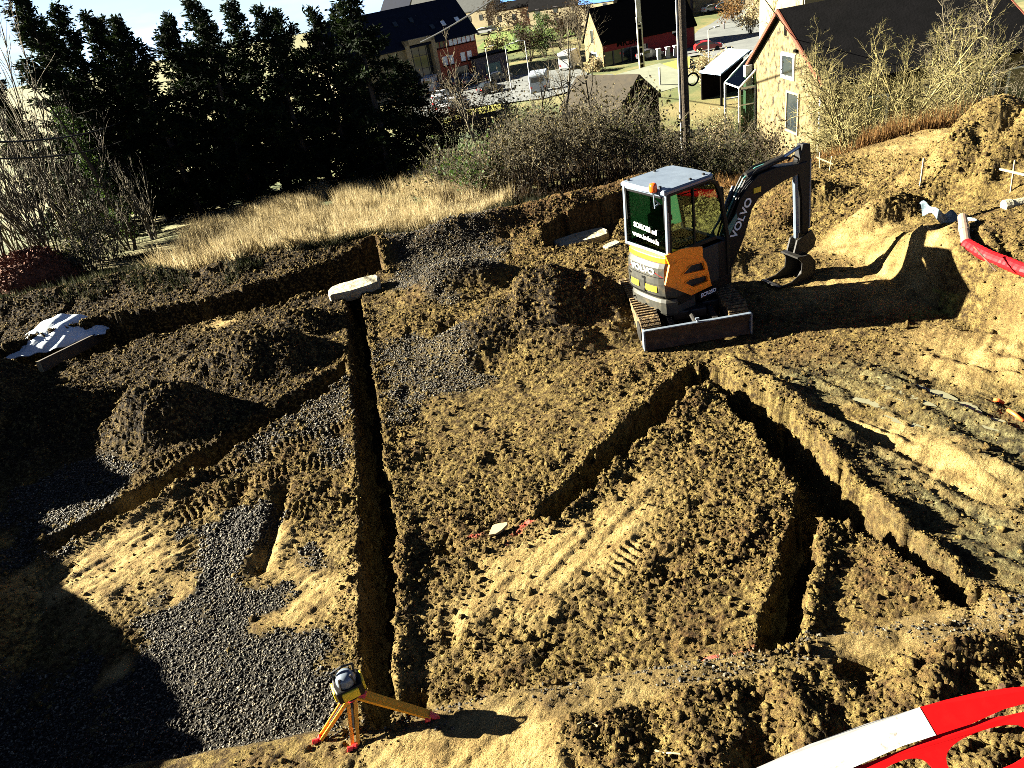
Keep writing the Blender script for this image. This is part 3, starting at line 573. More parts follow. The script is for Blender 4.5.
mb = MB(Tup); mb.add([(XC0+.012, -.44, ZB+.045), (XC0+.012, .44, ZB+.045), (XC0+.04, .44, ZT-.07), (XC0+.04, -.44, ZT-.07), (XC0+.02, -.44, ZB+.045), (XC0+.02, .44, ZB+.045), (XC0+.048, .44, ZT-.07), (XC0+.048, -.44, ZT-.07)], [(0, 1, 2, 3), (7, 6, 5, 4), (0, 4, 5, 1), (1, 5, 6, 2), (2, 6, 7, 3), (3, 7, 4, 0)])
rw = mb.build('rear_window', M['rearglass'], ex)
mb = MB(Tup)
for y in (-.425, .425): mb.box((XC0+.03, y, (ZB+ZT)/2), (.012, .04, ZT-ZB-.12))
mb.box((XC0+.03, 0, ZB+.06), (.012, .8, .03)); mb.box((XC0+.045, 0, ZT-.085), (.012, .8, .03)); mb.build('rubber_seal', M['black_paint'], rw)
Tg = Tup @ Matrix.Translation((XC0+.010, 0, 0)) @ Matrix(((0, 0, -1, 0), (-1, 0, 0, 0), (0, 1, 0, 0), (0, 0, 0, 1)))
for s_, z_, sz_ in (('SOKOBI srl', ZB+.33, .105), ('www.lodmo.lu', ZB+.19, .1)): text_mesh(s_, sz_, Tg @ Matrix.Translation((0, z_, .0)) @ Matrix.Rotation(R(-4), 4, 'Z'), 'window_lettering', M['white'], rw, .002, bold=.003)
mb = MB(Tup); rp = [(XC0, -.475), (XC1-.1, -.475), (XC1-.0, -.42), (XC1+.02, 0), (XC1, .42), (XC1-.1, .475), (XC0, .475), (XC0-.02, 0)]
loft(mb, [([(p[0], p[1]) for p in rp], 2.175), (rp, 2.21), ([(p[0]*.96-.003, p[1]*.95) for p in rp], 2.235)]); mb.build('cab_roof', M['light_grey'], ex)
mb = MB(Tup)
for px_, py_ in ((XC0+.08, .39), (XC0+.08, -.3), (-.02, .4), (-.05, -.39), (.2, -.38)): mb.box((px_, py_, 2.245), (.03, .03, .03))
build_each(mb, 'roof_lug', M['black_paint'], ex)
mb = MB(Tup); mb.tube((XC0-.03, -.3, 1.98), (XC0-.04, -.3, 2.2), .012, n=6); mb.tube((XC0+.03, -.3, 2.02), (XC0-.03, -.3, 2.0), .012, n=6); mb.tube((XC0-.03, -.3, 2.1), (XC0+.04, -.34, 2.02), .01, n=6); mb.lathe([(.045, 2.19), (.045, 2.215)], 12, (XC0-.04, -.3)); bc = mb.build('beacon_bracket', M['light_grey'], ex)
mb = MB(Tup); mb.lathe([(.05, 2.215), (.055, 2.23), (.055, 2.3), (.046, 2.325), (.02, 2.335)], 16, (XC0-.04, -.3)); mb.build('warning_beacon', M['amber'], bc, smooth=True)
# inside the cab
mb = MB(Tup); mb.box((-.12, .02, 1.2), (.42, .44, .12)); mb.box((-.3, .02, 1.48), (.11, .42, .5)); mb.box((-.32, .02, 1.82), (.09, .26, .16)); mb.build('driver_seat', M['seat'], ex, bevel=.03)
mb = MB(Tup)
for y in (-.25, .27): mb.tube((.1, y, 1.15), (.12, y, 1.5), .015); mb.box((.12, y, 1.52), (.045, .045, .08)); mb.box((-.05, y, 1.3), (.3, .1, .08))
build_each(mb, 'control_lever', M['black_paint'], ex)
# boom, in its own vertical plane
BH = math.atan2(.28, .96); B0 = Vector((EX+.70, EY+.20, 0)); Tb = Matrix.Translation((B0.x-EX, B0.y-EY, 0)) @ Matrix.Rotation(BH, 4, 'Z')
def bp(px, py):                                          # pixel to (s, z) in the plane of the boom
    d = Vector(ray(px, py)); o = Vector((0, 0, H)); n = Vector((-math.sin(BH), math.cos(BH), 0)); q = o+d*((B0-o).dot(n)/d.dot(n))-B0
    return (q.x*math.cos(BH)+q.y*math.sin(BH), q.z)
bz = lambda L_: [bp(710+a/4.8, 135+b/4.8) for a, b in L_]
mb = MB(Tb); mb.box((-.12, 0, .62), (.3, .3, .3)); mb.tube((.0, 0, .45), (.0, 0, .82), .1, n=12); mb.build('boom_bracket', M['black_paint'], ex, bevel=.02)
bo = bz([(60, 625), (95, 615), (150, 480), (185, 350), (215, 300), (265, 262), (340, 215), (430, 172), (452, 120), (400, 135), (300, 150), (215, 185), (170, 235), (128, 300), (85, 420), (52, 560)])
mb = MB(Tb); mb.prism(bo, -.09, .09, 'xz'); boom = mb.build('boom', M['black_paint'], ex, bevel=.012)
c1 = bz([(138, 385)])[0]; c2 = bz([(118, 440)])[0]; an = math.atan2(bz([(160, 330)])[0][1]-bz([(105, 460)])[0][1], bz([(160, 330)])[0][0]-bz([(105, 460)])[0][0])
text_mesh('VOLVO', .17, Tb @ Matrix.Translation((bz([(133, 392)])[0][0], -.094, bz([(133, 392)])[0][1])) @ Matrix.Rotation(R(90), 4, 'X') @ Matrix.Rotation(an, 4, 'Z'), 'lettering', M['white'], boom, .003, sx=1.1, bold=.004)
w_ = bz([(208, 258)])[0]; mb = MB(Tb); mb.box((w_[0], -.094, w_[1]), (.13, .006, .08)); mb.build('warning_sticker', M['yellow'], boom)
def rod(name, pts, rad, mt, parent, y=0., n=8):
    q = bz(pts); mb = MB(Tb); mb.path([(a, y, b) for a, b in q], rad, n); return mb.build(name, mt, parent)
rod('boom_cylinder', [(92, 630), (140, 500)], .055, M['black_paint'], ex, -.0)
rod('boom_cylinder_rod', [(140, 500), (178, 345)], .03, M['chrome'], ex, -.0)
rod('stick_cylinder', [(170, 195), (350, 108)], .05, M['dark_steel'], ex)
rod('stick_cylinder_rod', [(350, 108), (440, 48)], .028, M['chrome'], ex)
for y, o_ in ((-.05, 0), (0, 6), (.05, 12)):
    rod('hydraulic_hose', [(40, 520-o_), (75, 400-o_), (118, 300-o_), (160, 215-o_), (215, 165-o_), (290, 128), (370, 105)], .016, M['teal'] if y == 0 else M['rubber'] if False else M['black_paint'], ex, y, 6)
rod('hydraulic_hose', [(360, 120), (385, 95), (410, 110), (405, 130)], .014, M['black_paint'], ex, -.07, 6)
mb = MB(Tb); q = bz([(55, 540), (38, 470), (120, 340), (140, 290), (155, 255), (128, 250), (60, 420), (25, 480)]); mb.prism(q, .1, .12, 'xz'); mb.build('hose_guard', M['light_grey'], ex)
mb = MB(Tb); q = bz([(58, 500), (45, 470), (110, 365), (112, 395), (75, 470)]); mb.prism(q, -.1, -.085, 'xz'); mb.build('boom_step_plate', M['teal'], ex)
mb = MB(Tb); mb.prism(bz([(80, 265), (104, 262), (106, 330), (82, 335)]), .2, .26, 'xz'); mb.build('rear_view_mirror', M['black_paint'], ex)
so = bz([(432, 40), (466, 38), (470, 100), (474, 250), (470, 400), (455, 470), (428, 470), (426, 300), (412, 190), (415, 120)])
mb = MB(Tb); mb.prism(so, -.07, .07, 'xz'); mb.build('stick', M['black_paint'], ex, bevel=.01)
rod('bucket_cylinder', [(404, 170), (410, 490)], .04, M['light_grey'], ex, -.02)
rod('bucket_cylinder_rod', [(410, 490), (412, 535)], .024, M['chrome'], ex, -.02)
rod('stick_hose', [(468, 110), (466, 260), (462, 440)], .018, M['light_grey'], ex, -.06)
mb = MB(Tb)
for y in (-.08, .08): mb.prism(bz([(400, 500), (470, 450), (490, 490), (480, 530), (430, 575), (385, 560)]), y-.015, y+.015, 'xz')
build_each(mb, 'bucket_link', M['dark_steel'], ex)
bo_ = [(385, 575), (450, 560), (462, 610), (450, 670), (400, 708), (330, 738), (292, 712), (350, 690), (400, 650), (408, 610)]
mb = MB(Tb); bk = bz(bo_); th_ = bk
shell = bz([(380, 572), (440, 560), (466, 590), (462, 650), (430, 695), (365, 725), (292, 714)]); inn = [(p[0]*.0+p[0]-.02, p[1]+.03) for p in shell[::-1]]
mb.prism(shell+[(shell[-1][0]+.03, shell[-1][1]+.015)]+[(a-.028, b+.022) for a, b in shell[-2:0:-1]]+[(shell[0][0]-.0, shell[0][1]-.03)], -.2, .2, 'xz')
for y in (-.2, .19): mb.prism(bz([(380, 575), (440, 560), (466, 590), (462, 650), (430, 695), (365, 725), (292, 714), (350, 690), (398, 648), (402, 600)]), y, y+.014, 'xz')
bkt = mb.build('bucket', M['dark_steel'], ex)
mb = MB(Tb); tp = bz([(292, 714)])[0]
mb.box((tp[0]-.0, 0, tp[1]+.005), (.06, .42, .018)); mb.build('cutting_edge', M['dark_steel'], bkt)
# ------------------------------------------------------------------ surveying tripod and level
M['wood_y'] = mat('yellow_tripod_wood', (.8, .32, .014), 12, .5); M['red_plastic'] = mat('red_plastic', (.55, .02, .02), 6, .4, spec=.5)
hd = Vector(AY(351, 692, 3.8)); tp = thing('survey_tripod', 'yellow wooden tripod with red feet straddling the long straight trench', 'tripod', (hd.x, hd.y, gz(hd.x-.3, hd.y)))
def lo_(p): return Vector(p)-tp.location
fl, fn, fr_ = SG(318, 742), SG(356, 750), SG(440, 718)
for nm, ft, split in (('leg', fl, 0), ('leg', fn, 1), ('leg', fr_, 2)):
    d_ = (ft-hd); top = hd+d_*.08; side = d_.cross(Vector((0, 0, 1))).normalized(); mb = MB(); w = .03
    low = hd+d_*.9
    for q in (-1, 1): mb.path([lo_(top+side*q*w), lo_(low+side*q*w*.75)], [.019, .017], 4)
    if split == 2: mb.path([lo_(top), lo_(low)], [.026, .02], 4)
    lg = mb.build('leg', M['wood_y'], tp)
    mb = MB(); mb.path([lo_(hd+d_*.07), lo_(hd+d_*.16)], [.04, .036], 6); mb.path([lo_(hd+d_*.88), lo_(hd+d_*.96), lo_(ft)], [.03, .024, .008], 6); mb.tube(lo_(hd+d_*.92+Vector((-.02, -.02, .0))), lo_(hd+d_*.92+Vector((-.06, -.03, .01))), .02); build_each(mb, 'leg_fitting', M['red_plastic'], lg)
    mb = MB(); mb.path([lo_(hd+d_*.12), lo_(hd+d_*.62)], [.012, .012], 5); mb.build('extension_bar', M['dark_steel'], lg)
mb = MB(Matrix.Translation(lo_(hd))); mb.lathe([(.055, -.035), (.07, -.02), (.07, 0), (.03, .004)], 16); mb.build('tripod_head', M['black_paint'], tp)
lv = thing('laser_level', 'yellow and black rotating laser level with pale dome screwed onto the tripod', 'laser level', hd+Vector((0, 0, .004)), R(20)); lv.scale = (1.2, 1.2, 1.25)
mb = MB(); mb.prism([(-.085, -.07), (.085, -.07), (.095, 0), (.085, .07), (-.085, .07), (-.095, 0)], 0, .1, 'xy'); mb.build('housing', M['black_paint'], lv, bevel=.012)
mb = MB(); mb.box((0, -.074, .052), (.11, .02, .07)); mb.box((.092, 0, .055), (.02, .1, .08)); mb.box((-.092, 0, .055), (.02, .1, .08)); build_each(mb, 'yellow_grip', M['yellow'], lv, bevel=.008)
mb = MB(); mb.lathe([(.062, .1), (.066, .12), (.06, .15), (.045, .172), (.02, .18)], 18); mb.build('laser_dome', M['light_grey'], lv, smooth=True)
mb = MB()
for k in range(4): t = R(45+90*k); mb.tube((.066*math.cos(t), .066*math.sin(t), .1), (.052*math.cos(t), .052*math.sin(t), .176), .008, n=5)
mb.path([(-.06, .0, .1), (-.07, .03, .19), (.0, .03, .205), (.07, .03, .19), (.06, 0, .1)], .009, 6); mb.build('carrying_handle', M['dark_steel'], lv)
# ------------------------------------------------------------------ plastic barrier in front
M['barrier_red'] = mat('barrier_red', [(.3, (.26, .003, .003)), (.45, (.36, .0015, .002)), (.75, (.4, .003, .003))], 5, .6, spec=.1); M['barrier_white'] = mat('barrier_white', [(.33, (.16, .13, .09)), (.4, (.34, .33, .31)), (.6, (.4, .39, .37))], 6, .5)
ZTOP = .62
b0 = Vector(G(758, 768, ZTOP)); b1 = Vector(G(1024, 688, ZTOP)); dv = (b1-b0); dv.z = 0; dv.normalize(); az = math.atan2(dv.y, dv.x)
bar = thing('plastic_barrier', 'red and white plastic barrier netting sagging across the near right corner', 'barrier', (b0.x, b0.y, gz(b0.x, b0.y)), az)
LEAN = R(64); nb = Vector((-dv.y*-1, -dv.x, 0)); nb = Vector((dv.y, -dv.x, 0))*math.cos(LEAN)+Vector((0, 0, 1))*math.sin(LEAN)   # faces the camera and the sky
dn = nb.cross(dv).normalized(); dn = dn if dn.z < 0 else -dn
def bpx(L_):                                             # traced points to the plane of the netting (along, down)
    out = []
    for a, b in L_:
        d = Vector(ray(740+a/3.606, 670+b/3.606)); o_ = Vector((0, 0, H)); q = o_+d*((b0-o_).dot(nb)/d.dot(nb))-b0; out.append((q.dot(dv), q.dot(dn)))
    return out
from mathutils.geometry import tessellate_polygon
Tbar = Matrix.Rotation(-az, 4, 'Z')
def netpart(name, outer, holes, material, off=0., th=.012):
    tri = tessellate_polygon([[Vector((p[0], p[1], 0)) for p in L_] for L_ in [outer]+holes]); allp = [p for L_ in [outer]+holes for p in L_]; n = len(allp)
    def at(p, e): w_ = .004*math.sin(p[0]*3+p[1]*4); return Tbar @ (b0+dv*p[0]+dn*p[1]+nb*(e+w_)-bar.location)
    mb = MB(); vs = [at(p, off) for p in allp]+[at(p, off-th) for p in allp]; fs = [tuple(t) for t in tri]+[tuple(i_+n for i_ in reversed(t)) for t in tri]; o_ = 0
    for L_ in [outer]+holes:
        k_ = len(L_); fs += [(o_+i_, o_+(i_+1) % k_, o_+(i_+1) % k_+n, o_+i_+n) for i_ in range(k_)]; o_ += k_
    mb.add(vs, fs); return mb.build(name, material, bar)
def dens(L_, m_=4): return [(a[0]+(b[0]-a[0])*q/m_, a[1]+(b[1]-a[1])*q/m_) for a, b in zip(L_, L_[1:]) for q in range(m_)]+[L_[-1]]
netpart('white_band', bpx(dens([(-420, 600), (-180, 470), (65, 350), (250, 268), (450, 196), (645, 135)])+dens([(705, 236), (590, 272), (400, 355), (200, 470), (-60, 620), (-300, 760)])), [], M['barrier_white'], .012)
netpart('red_band', bpx(dens([(645, 135), (740, 108), (860, 80), (960, 66), (1060, 56), (1300, 40)])+dens([(1300, 150), (1080, 118), (1024, 122), (950, 142), (830, 196), (705, 236)])), [], M['barrier_red'], .01)
def oval(cx_, cy_, rx_, ry_, an, n=26): ca_, sa_ = math.cos(an), math.sin(an); return [(cx_+rx_*math.copysign(abs(math.cos(t))**.8, math.cos(t))*ca_-ry_*math.copysign(abs(math.sin(t))**.8, math.sin(t))*sa_, cy_+rx_*math.copysign(abs(math.cos(t))**.8, math.cos(t))*sa_+ry_*math.copysign(abs(math.sin(t))**.8, math.sin(t))*ca_) for t in [2*math.pi*k/n for k in range(n)]]
netpart('lattice', bpx(dens([(-300, 740), (-60, 610), (200, 462), (420, 350), (620, 274), (705, 232), (800, 206), (900, 172), (960, 164), (1024, 150), (1300, 190)])+dens([(1330, 700), (900, 800), (300, 1000), (-200, 1000)])), [bpx(oval(600, 410, 110, 84, -.35)), bpx(oval(900, 290, 160, 76, -.32)), bpx(oval(300, 580, 125, 84, -.42)), bpx(oval(860, 480, 120, 76, -.3)), bpx(oval(1200, 320, 105, 90, -.1)), bpx(oval(560, 640, 115, 80, -.35))], M['barrier_red'], 0.)
for x_ in (-.75, 1.75):
    top = Tbar @ (b0+dv*x_-nb*.03-dn*.05-bar.location); mb = MB(); mb.path([(top.x, top.y, -.2), tuple(top)], .02, 8); mb.build('steel_post', M['rust'], bar)
# ------------------------------------------------------------------ slabs, sheet, boards, stakes, pipe
M['conc'] = mat('pale_concrete', [(.32, (.08, .065, .035)), (.45, (.2, .18, .12)), (.7, (.3, .28, .2))], 6, .9, .6, 14)
def slab(px, py, L_, W_, T_, rz, label, nm='concrete_slab', tilt=0.):
    p = SG(px, py); mb = MB(); n = 18; vs = []
    out = []
    for k in range(n):
        t = 2*math.pi*k/n; c_, s_ = math.cos(t), math.sin(t); q = max(abs(c_), abs(s_))**.75; out.append((L_/2*c_/q*(1+random.uniform(-.05, .05)), W_/2*s_/q*(1+random.uniform(-.07, .07))))
    for i in range(n):
        pass
    rows = [([(a*.94, b*.92) for a, b in out], 0), (out, T_*.2), (out, T_*.85), ([(a*.95, b*.92) for a, b in out], T_)]
    loft(mb, rows); o = mb.build(nm, M['conc'], None, T=None); o.location = p-Vector((0, 0, T_*.3)); o.rotation_euler = (R(tilt), R(-2), rz); return tag(o, label, 'concrete slab')
slab(356, 291, 1.05, .5, .22, R(10), 'pale concrete slab spanning the head of the long straight trench', tilt=4)
slab(582, 242, 1.25, .5, .2, R(8), 'pale concrete slab lying in the earth left of the excavator cab', tilt=5)
slab(612, 247, .35, .2, .1, R(30), 'small broken piece of concrete beside the slab near the cab', 'concrete_fragment')
M['sheet'] = mat('white_plastic_sheet', (.5, .56, .6), 3, .4, spec=.5)
c_ = SG(55, 342); n1, n2 = 30, 16; V = []
for i in range(n1+1):
    for j in range(n2+1):
        u, v = i/n1*2-1, j/n2*2-1; x = u*1.0; y = v*.42*(1-.45*abs(u))+.25*u
        z = .2*(1-abs(u)**1.6)*(1-(.5*v-.5)**2)+.13*(v+1)*(1-u*u)+.03*math.sin(9*u+4*v)*(1-abs(v))+.018*math.sin(17*u-6*v)
        V.append((x, y, z))
n_ = len(V); V2 = [(x, y, z-.012) for x, y, z in V]; ix = lambda i, j: i*(n2+1)+j
Fq = [(ix(i, j), ix(i+1, j), ix(i+1, j+1), ix(i, j+1)) for i in range(n1) for j in range(n2)]; Fq += [tuple(k+n_ for k in f[::-1]) for f in Fq]
o = mesh_np('plastic_sheet', V+V2, Fq, M['sheet'], smooth=True); o.location = c_+Vector((.05, .05, -.03)); tag(o, 'crumpled white plastic sheet heaped at the left edge of the site', 'plastic sheet')
M['plank'] = mat('weathered_plank', [(.3, (.012, .009, .006)), (.7, (.05, .036, .02))], 7, .8)
M['planke'] = mat('sawn_timber', (.26, .2, .1), 9, .8)
p, q = SG(42, 372), SG(102, 341); d_ = (q-p); o = thing('timber_beam', 'dark timber beam lying on edge below the white plastic sheet', 'beam', p, math.atan2(d_.y, d_.x)); L_ = d_.length; sl = math.asin(d_.z/L_)
mb = MB(Matrix.Rotation(-sl, 4, 'Y')); mb.box((L_/2, 0, .1), (L_, .07, .22)); mb.build('beam', M['plank'], o, bevel=.006)
mb = MB(Matrix.Rotation(-sl, 4, 'Y')); mb.box((-.006, 0, .1), (.012, .072, .222)); mb.build('sawn_end', M['planke'], o)
for px, py, lab in ((55, 352, 'left of two short steel pegs standing behind the timber beam'), (64, 346, 'right of two short steel pegs standing behind the timber beam')):
    p = SG(px, py+2); o = thing('steel_peg', lab, 'peg', p+Vector((.02, .12, -.1)), group='steel pegs behind the timber beam'); mb = MB(Matrix.Rotation(R(-18), 4, 'Y')); mb.tube((0, 0, 0), (0, 0, .42), .02, n=8); mb.build('shaft', M['dark_steel'], o); mb = MB(Matrix.Rotation(R(-18), 4, 'Y')); mb.lathe([(.03, .42), (.036, .43), (.03, .45)], 8); mb.build('head', M['dark_steel'], o)
def stake(px, py, px2, py2, label, w=.035, cross=None, name='wooden_stake', cat='stake', group=None):
    p = SG(px, py); d = ray(px2, py2); t = p.y/d[1]; q = Vector((d[0]*t, p.y, H+d[2]*t)); o = thing(name, label, cat, p, group=group); a = q-p
    mb = MB(); mb.path([(0, 0, -.15), tuple(a)], w*.7, 4); mb.build('post', M['planke'], o)
    return o, p, q
stake(920, 186, 924, 158, 'single pale stake standing in the dug earth right of the bucket', .026, group=None)
def profile(l, r, cr, label):
    o, p, q = stake(*l, label, .02, name='batter_board', cat='batter board', group='batter boards on the far side of the dig')
    p2 = SG(*r[:2]); d = ray(r[2], r[3]); t = p2.y/d[1]; q2 = Vector((d[0]*t, p2.y, H+d[2]*t))
    mb = MB(); mb.path([tuple(p2-p-Vector((0, 0, .15))), tuple(q2-p)], .014, 4); mb.build('post', M['planke'], o)
    def up(px, py, y): d = ray(px, py); t = y/d[1]; return Vector((d[0]*t, y, H+d[2]*t))
    a = up(cr[0], cr[1], p.y-.03)-p; b = up(cr[2], cr[3], p2.y-.03)-p; mb = MB(); mb.path([tuple(a), tuple(b)], .02, 4); mb.build('cross_board', M['planke'], o); return o
profile((820, 168, 820, 152), (829, 171, 832, 156), (816, 157, 833, 164), 'small batter board between two posts beyond the tip of the stick')
profile((1011, 192, 1015, 160), (1040, 196, 1043, 166), (1000, 169, 1034, 177), 'pale batter board with crossing post at the right edge below the earth pile')
M['pipe_red'] = mat('red_duct', (.42, .004, .006), 8, .5, spec=.15); M['pipe_grey'] = mat('grey_drain_pipe', (.16, .11, .08), 8, .5)
pp = [SG(*a) for a in [(966, 244), (985, 259), (1005, 265), (1035, 272), (1075, 274)]]
rp_ = thing('buried_pipe', 'red duct with brown pipe end lying along the top of the cut bank', 'pipe', pp[0])
for k, p in enumerate(pp): p.z = max(max(gz(p.x+a_, p.y+b_) for a_ in (-.08, 0, .08) for b_ in (-.08, 0, .08))+.055, .7)
mb = MB(); pts = []
from mathutils import geometry as mg
cat_ = [pp[0]+(pp[0]-pp[1])]+pp+[pp[-1]]
for i in range(1, len(cat_)-2):
    for k in range(10):
        t = k/10; a, b, c, d = cat_[i-1], cat_[i], cat_[i+1], cat_[i+2]; pts.append(.5*((2*b)+(c-a)*t+(2*a-5*b+4*c-d)*t*t+(3*b-a-3*c+d)*t**3))
rad = [.078+.006*(k % 2) for k in range(len(pts))]; mb.path([tuple(p-pp[0]) for p in pts], rad, 14); mb.build('red_duct', M['pipe_red'], rp_, smooth=False)
mb = MB(); e1 = pp[0]; e0 = Vector(G(963, 212, pp[0].z+.06)); mb.path([tuple(e1-pp[0]+(e1-e0)*.02), tuple(e1.lerp(e0, .5)-pp[0]), tuple(e0-pp[0])], [.062, .062, .062], 14); mb.build('pipe_end', M['pipe_grey'], rp_)
mb = MB(); mb.path([tuple(e1.lerp(e0, .45)-pp[0]), tuple(e1.lerp(e0, .62)-pp[0])], .07, 14); mb.build('pipe_collar', M['pipe_grey'], rp_)
a, b = Vector(G(974, 247, pp[1].z+.16)), Vector(G(996, 271, pp[2].z+.02)); o = thing('thin_rod', 'thin rusty rod leaning over the red duct', 'rod', a); mb = MB(); mb.path([(0, 0, 0), tuple(b-a)], .011, 6); o2 = mb.build('rod', M['rust'], o)
o = thing('torn_sheeting', 'torn grey plastic sheeting hanging over a hollow behind the pipe end', 'plastic sheeting', SG(930, 212)); n1, n2 = 24, 6; V = []
q0, q1 = Vector(G(920, 196, 1.0)), Vector(G(978, 212, .98))
for i in range(n1+1):
    for j in range(n2+1):
        u, v = i/n1, j/n2; p = q0.lerp(q1, u); V.append(tuple(p+Vector((.03*math.sin(9*u), -.12*v+.05*math.sin(11*u), -.12+.03*math.sin(13*u)-.14*v*v+.03*math.sin(23*u+4*v)))-o.location))
n_ = len(V); ix = lambda i, j: i*(n2+1)+j; Fq = [(ix(i, j), ix(i+1, j), ix(i+1, j+1), ix(i, j+1)) for i in range(n1) for j in range(n2)]; V += [(x, y, z-.01) for x, y, z in V]; Fq += [tuple(k+n_ for k in f[::-1]) for f in Fq]
M['greysheet'] = mat('grey_plastic_sheet', [(.35, (.02, .03, .035)), (.6, (.1, .14, .16)), (.7, (.25, .3, .32))], 12, .4); mesh_np('sheet', V, Fq, M['greysheet'], o, True)
a = SG(1003, 209); o = thing('drain_pipe', 'short pale pipe lying on the earth at the right edge', 'pipe', a); mb = MB(); mb.tube((0, 0, .05), (.9, -.05, .06), .07, n=12); mb.build('pipe_body', M['conc'], o); mb = MB(); mb.tube((.0, 0, .05), (.1, -.005, .051), .085, n=12); mb.build('socket', M['conc'], o)
M['orange_plastic'] = mat('orange_plastic', (.8, .09, .02), 6, .45)
for (a0, a1, b0_, b1_), lab in (((994, 402, 1003, 405), 'short piece of orange plastic tube in the mud by the puddles'), ((1007, 412, 1023, 423), 'longer piece of orange plastic tube in the mud by the puddles')):
    p, q = SG(a0, a1), SG(b0_, b1_); mb = MB(); mb.path([(0, 0, .03), tuple((q-p)*.5+Vector((0, .01, .035))), tuple(q-p+Vector((0, 0, .025)))], [.022, .024, .022], 8); o = mb.build('orange_tube', M['orange_plastic'], None, smooth=True); o.location = p; tag(o, lab, 'tube', 'orange tube pieces in the mud')
p = SG(498, 532); mb = MB(); mb.prism([(-.11, -.02), (-.02, .07), (.03, .06), (.13, .02), (.12, -.01), (.04, -.04), (-.03, -.05)], 0, .035, 'xy'); o = mb.build('wood_offcut', M['planke'], None, bevel=.004); o.location = p+Vector((0, 0, .02)); o.rotation_euler = (R(12), R(-8), R(15)); tag(o, 'yellowish offcut of wood lying beside red marks between the trenches', 'offcut')
# twigs left on the front bench
tw = []
for (x_, y_) in ((610, 735), (585, 742), (640, 722), (520, 752)):
    pass
for k, (px, py, lab) in enumerate(((598, 728, 'bent dry root lying on the front bench left of the barrier'), (655, 752, 'straight dry twig lying on the front bench beside the barrier'))):
    p = SG(px, py); mb = MB(); pts = [(0, 0, .02)]; a_ = random.uniform(0, 6.28)
    for i in range(7): l = pts[-1]; a_ += random.uniform(-.5, .5)*(1.6 if k == 0 else .3); pts.append((l[0]+.06*math.cos(a_), l[1]+.06*math.sin(a_), max(.015, .02+.03*math.sin(i))))
    mb.path(pts, [.009-.0008*i for i in range(8)], 6); o = mb.build('dry_twig', M['planke'], None); o.location = p; tag(o, lab, 'twig')
# ------------------------------------------------------------------ the valley: roads, buildings, cars
M['cream'] = mat('cream_render', (.15, .125, .072), .8, .9); M['ochre'] = mat('ochre_render', (.11, .082, .035), .8, .9)
M['pink_grey'] = mat('grey_trim_gable_shade', (.06, .052, .055), .9, .85); M['slate'] = mat('dark_slate', [(.3, (.001, .001, .0012)), (.7, (.0028, .0026, .003))], 1.6, .95, spec=.05, bump=.3, bscale=9)  # pink_grey: trim grey that also paints the shade of far gables
M['blue_slate'] = mat('blue_slate', [(.3, (.0012, .0025, .007)), (.7, (.003, .005, .013))], 1.2, .8, spec=.1, bump=.2, bscale=6); M['grey_roof'] = mat('grey_roof_tiles', [(.3, (.006, .0075, .007)), (.7, (.016, .018, .017))], 1.5, .8, .3, 8)
M['solar'] = mat('solar_panel', (.05, .12, .3), 2, .15, spec=.8); M['tin'] = mat('pale_roof_sheet', (.17, .18, .13), 1.2, .6); M['blue_tin'] = mat('pale_blue_roof_sheet', (.2, .27, .36), 1.2, .45)
M['brick'] = brickmat('red_brick', (.26, .045, .014), (.2, .034, .012), (.17, .05, .025), 4); M['stone'] = mat('pale_rubble_stone', [(.38, (.012, .008, .004)), (.43, (.05, .036, .014)), (.5, (.085, .066, .028)), (.7, (.12, .1, .05))], 3.2, .95, .5, 9, detail=9)
M['redwall'] = mat('dark_red_wall', (.13, .004, .004), .8, .7); M['sand'] = mat('sandstone_frame', (.2, .155, .085), 2, .85)
M['asphalt'] = mat('asphalt', [(.3, (.06, .065, .064)), (.7, (.1, .106, .1))], .3, .9, .3, 20); M['lawn'] = mat('lawn', [(.3, (.03, .06, .005)), (.55, (.065, .1, .01)), (.75, (.1, .12, .02))], .35, .95, .5, 8)
M['verge'] = mat('yellow_green_verge', [(.3, (.1, .1, .01)), (.7, (.2, .18, .02))], .6, .95, .5, 9); M['kerb'] = mat('kerb_stone', (.16, .16, .14), 3, .9)
M['shed'] = mat('dark_shed_boards', [(.3, (.0012, .001, .0008)), (.7, (.004, .0032, .0026))], 4, .95, spec=.05); M['shedroof'] = mat('brown_shed_roof', [(.3, (.008, .006, .003)), (.7, (.022, .016, .007))], 3, .9); M['terracotta'] = mat('terracotta_verge', (.09, .022, .009), 5, .8)
M['wood_dark'] = mat('creosoted_wood', [(.3, (.012, .009, .006)), (.7, (.05, .036, .02))], 9, .85, .4); M['concrete'] = mat('light_concrete', (.3, .3, .28), 4, .85)
def sheet(name, pts, material, dz=.05, kind='structure', step=2.5):   # ground sheet draped over the terrain, from corner points
    xs = [p[0] for p in pts]; ys = [p[1] for p in pts]
    import bmesh
    bm = bmesh.new(); bm.faces.new([bm.verts.new((p[0], p[1], 0)) for p in pts])
    for ax, lo_v, hi_v in ((0, min(xs), max(xs)), (1, min(ys), max(ys))):
        v = math.ceil(lo_v/step)*step
        while v < hi_v:
            co_ = (v, 0, 0) if ax == 0 else (0, v, 0); no = (1, 0, 0) if ax == 0 else (0, 1, 0)
            bmesh.ops.bisect_plane(bm, geom=bm.verts[:]+bm.edges[:]+bm.faces[:], plane_co=co_, plane_no=no); v += step
    for v in bm.verts: v.co.z = z0f(v.co.x, v.co.y)+dz+(.12 if v.co.y < 60 else 0)
    bmesh.ops.recalc_face_normals(bm, faces=bm.faces); me = bpy.data.meshes.new(name); bm.to_mesh(me); bm.free(); me.materials.append(material); o = link(bpy.data.objects.new(name, me)); return tag(o, kind=kind)
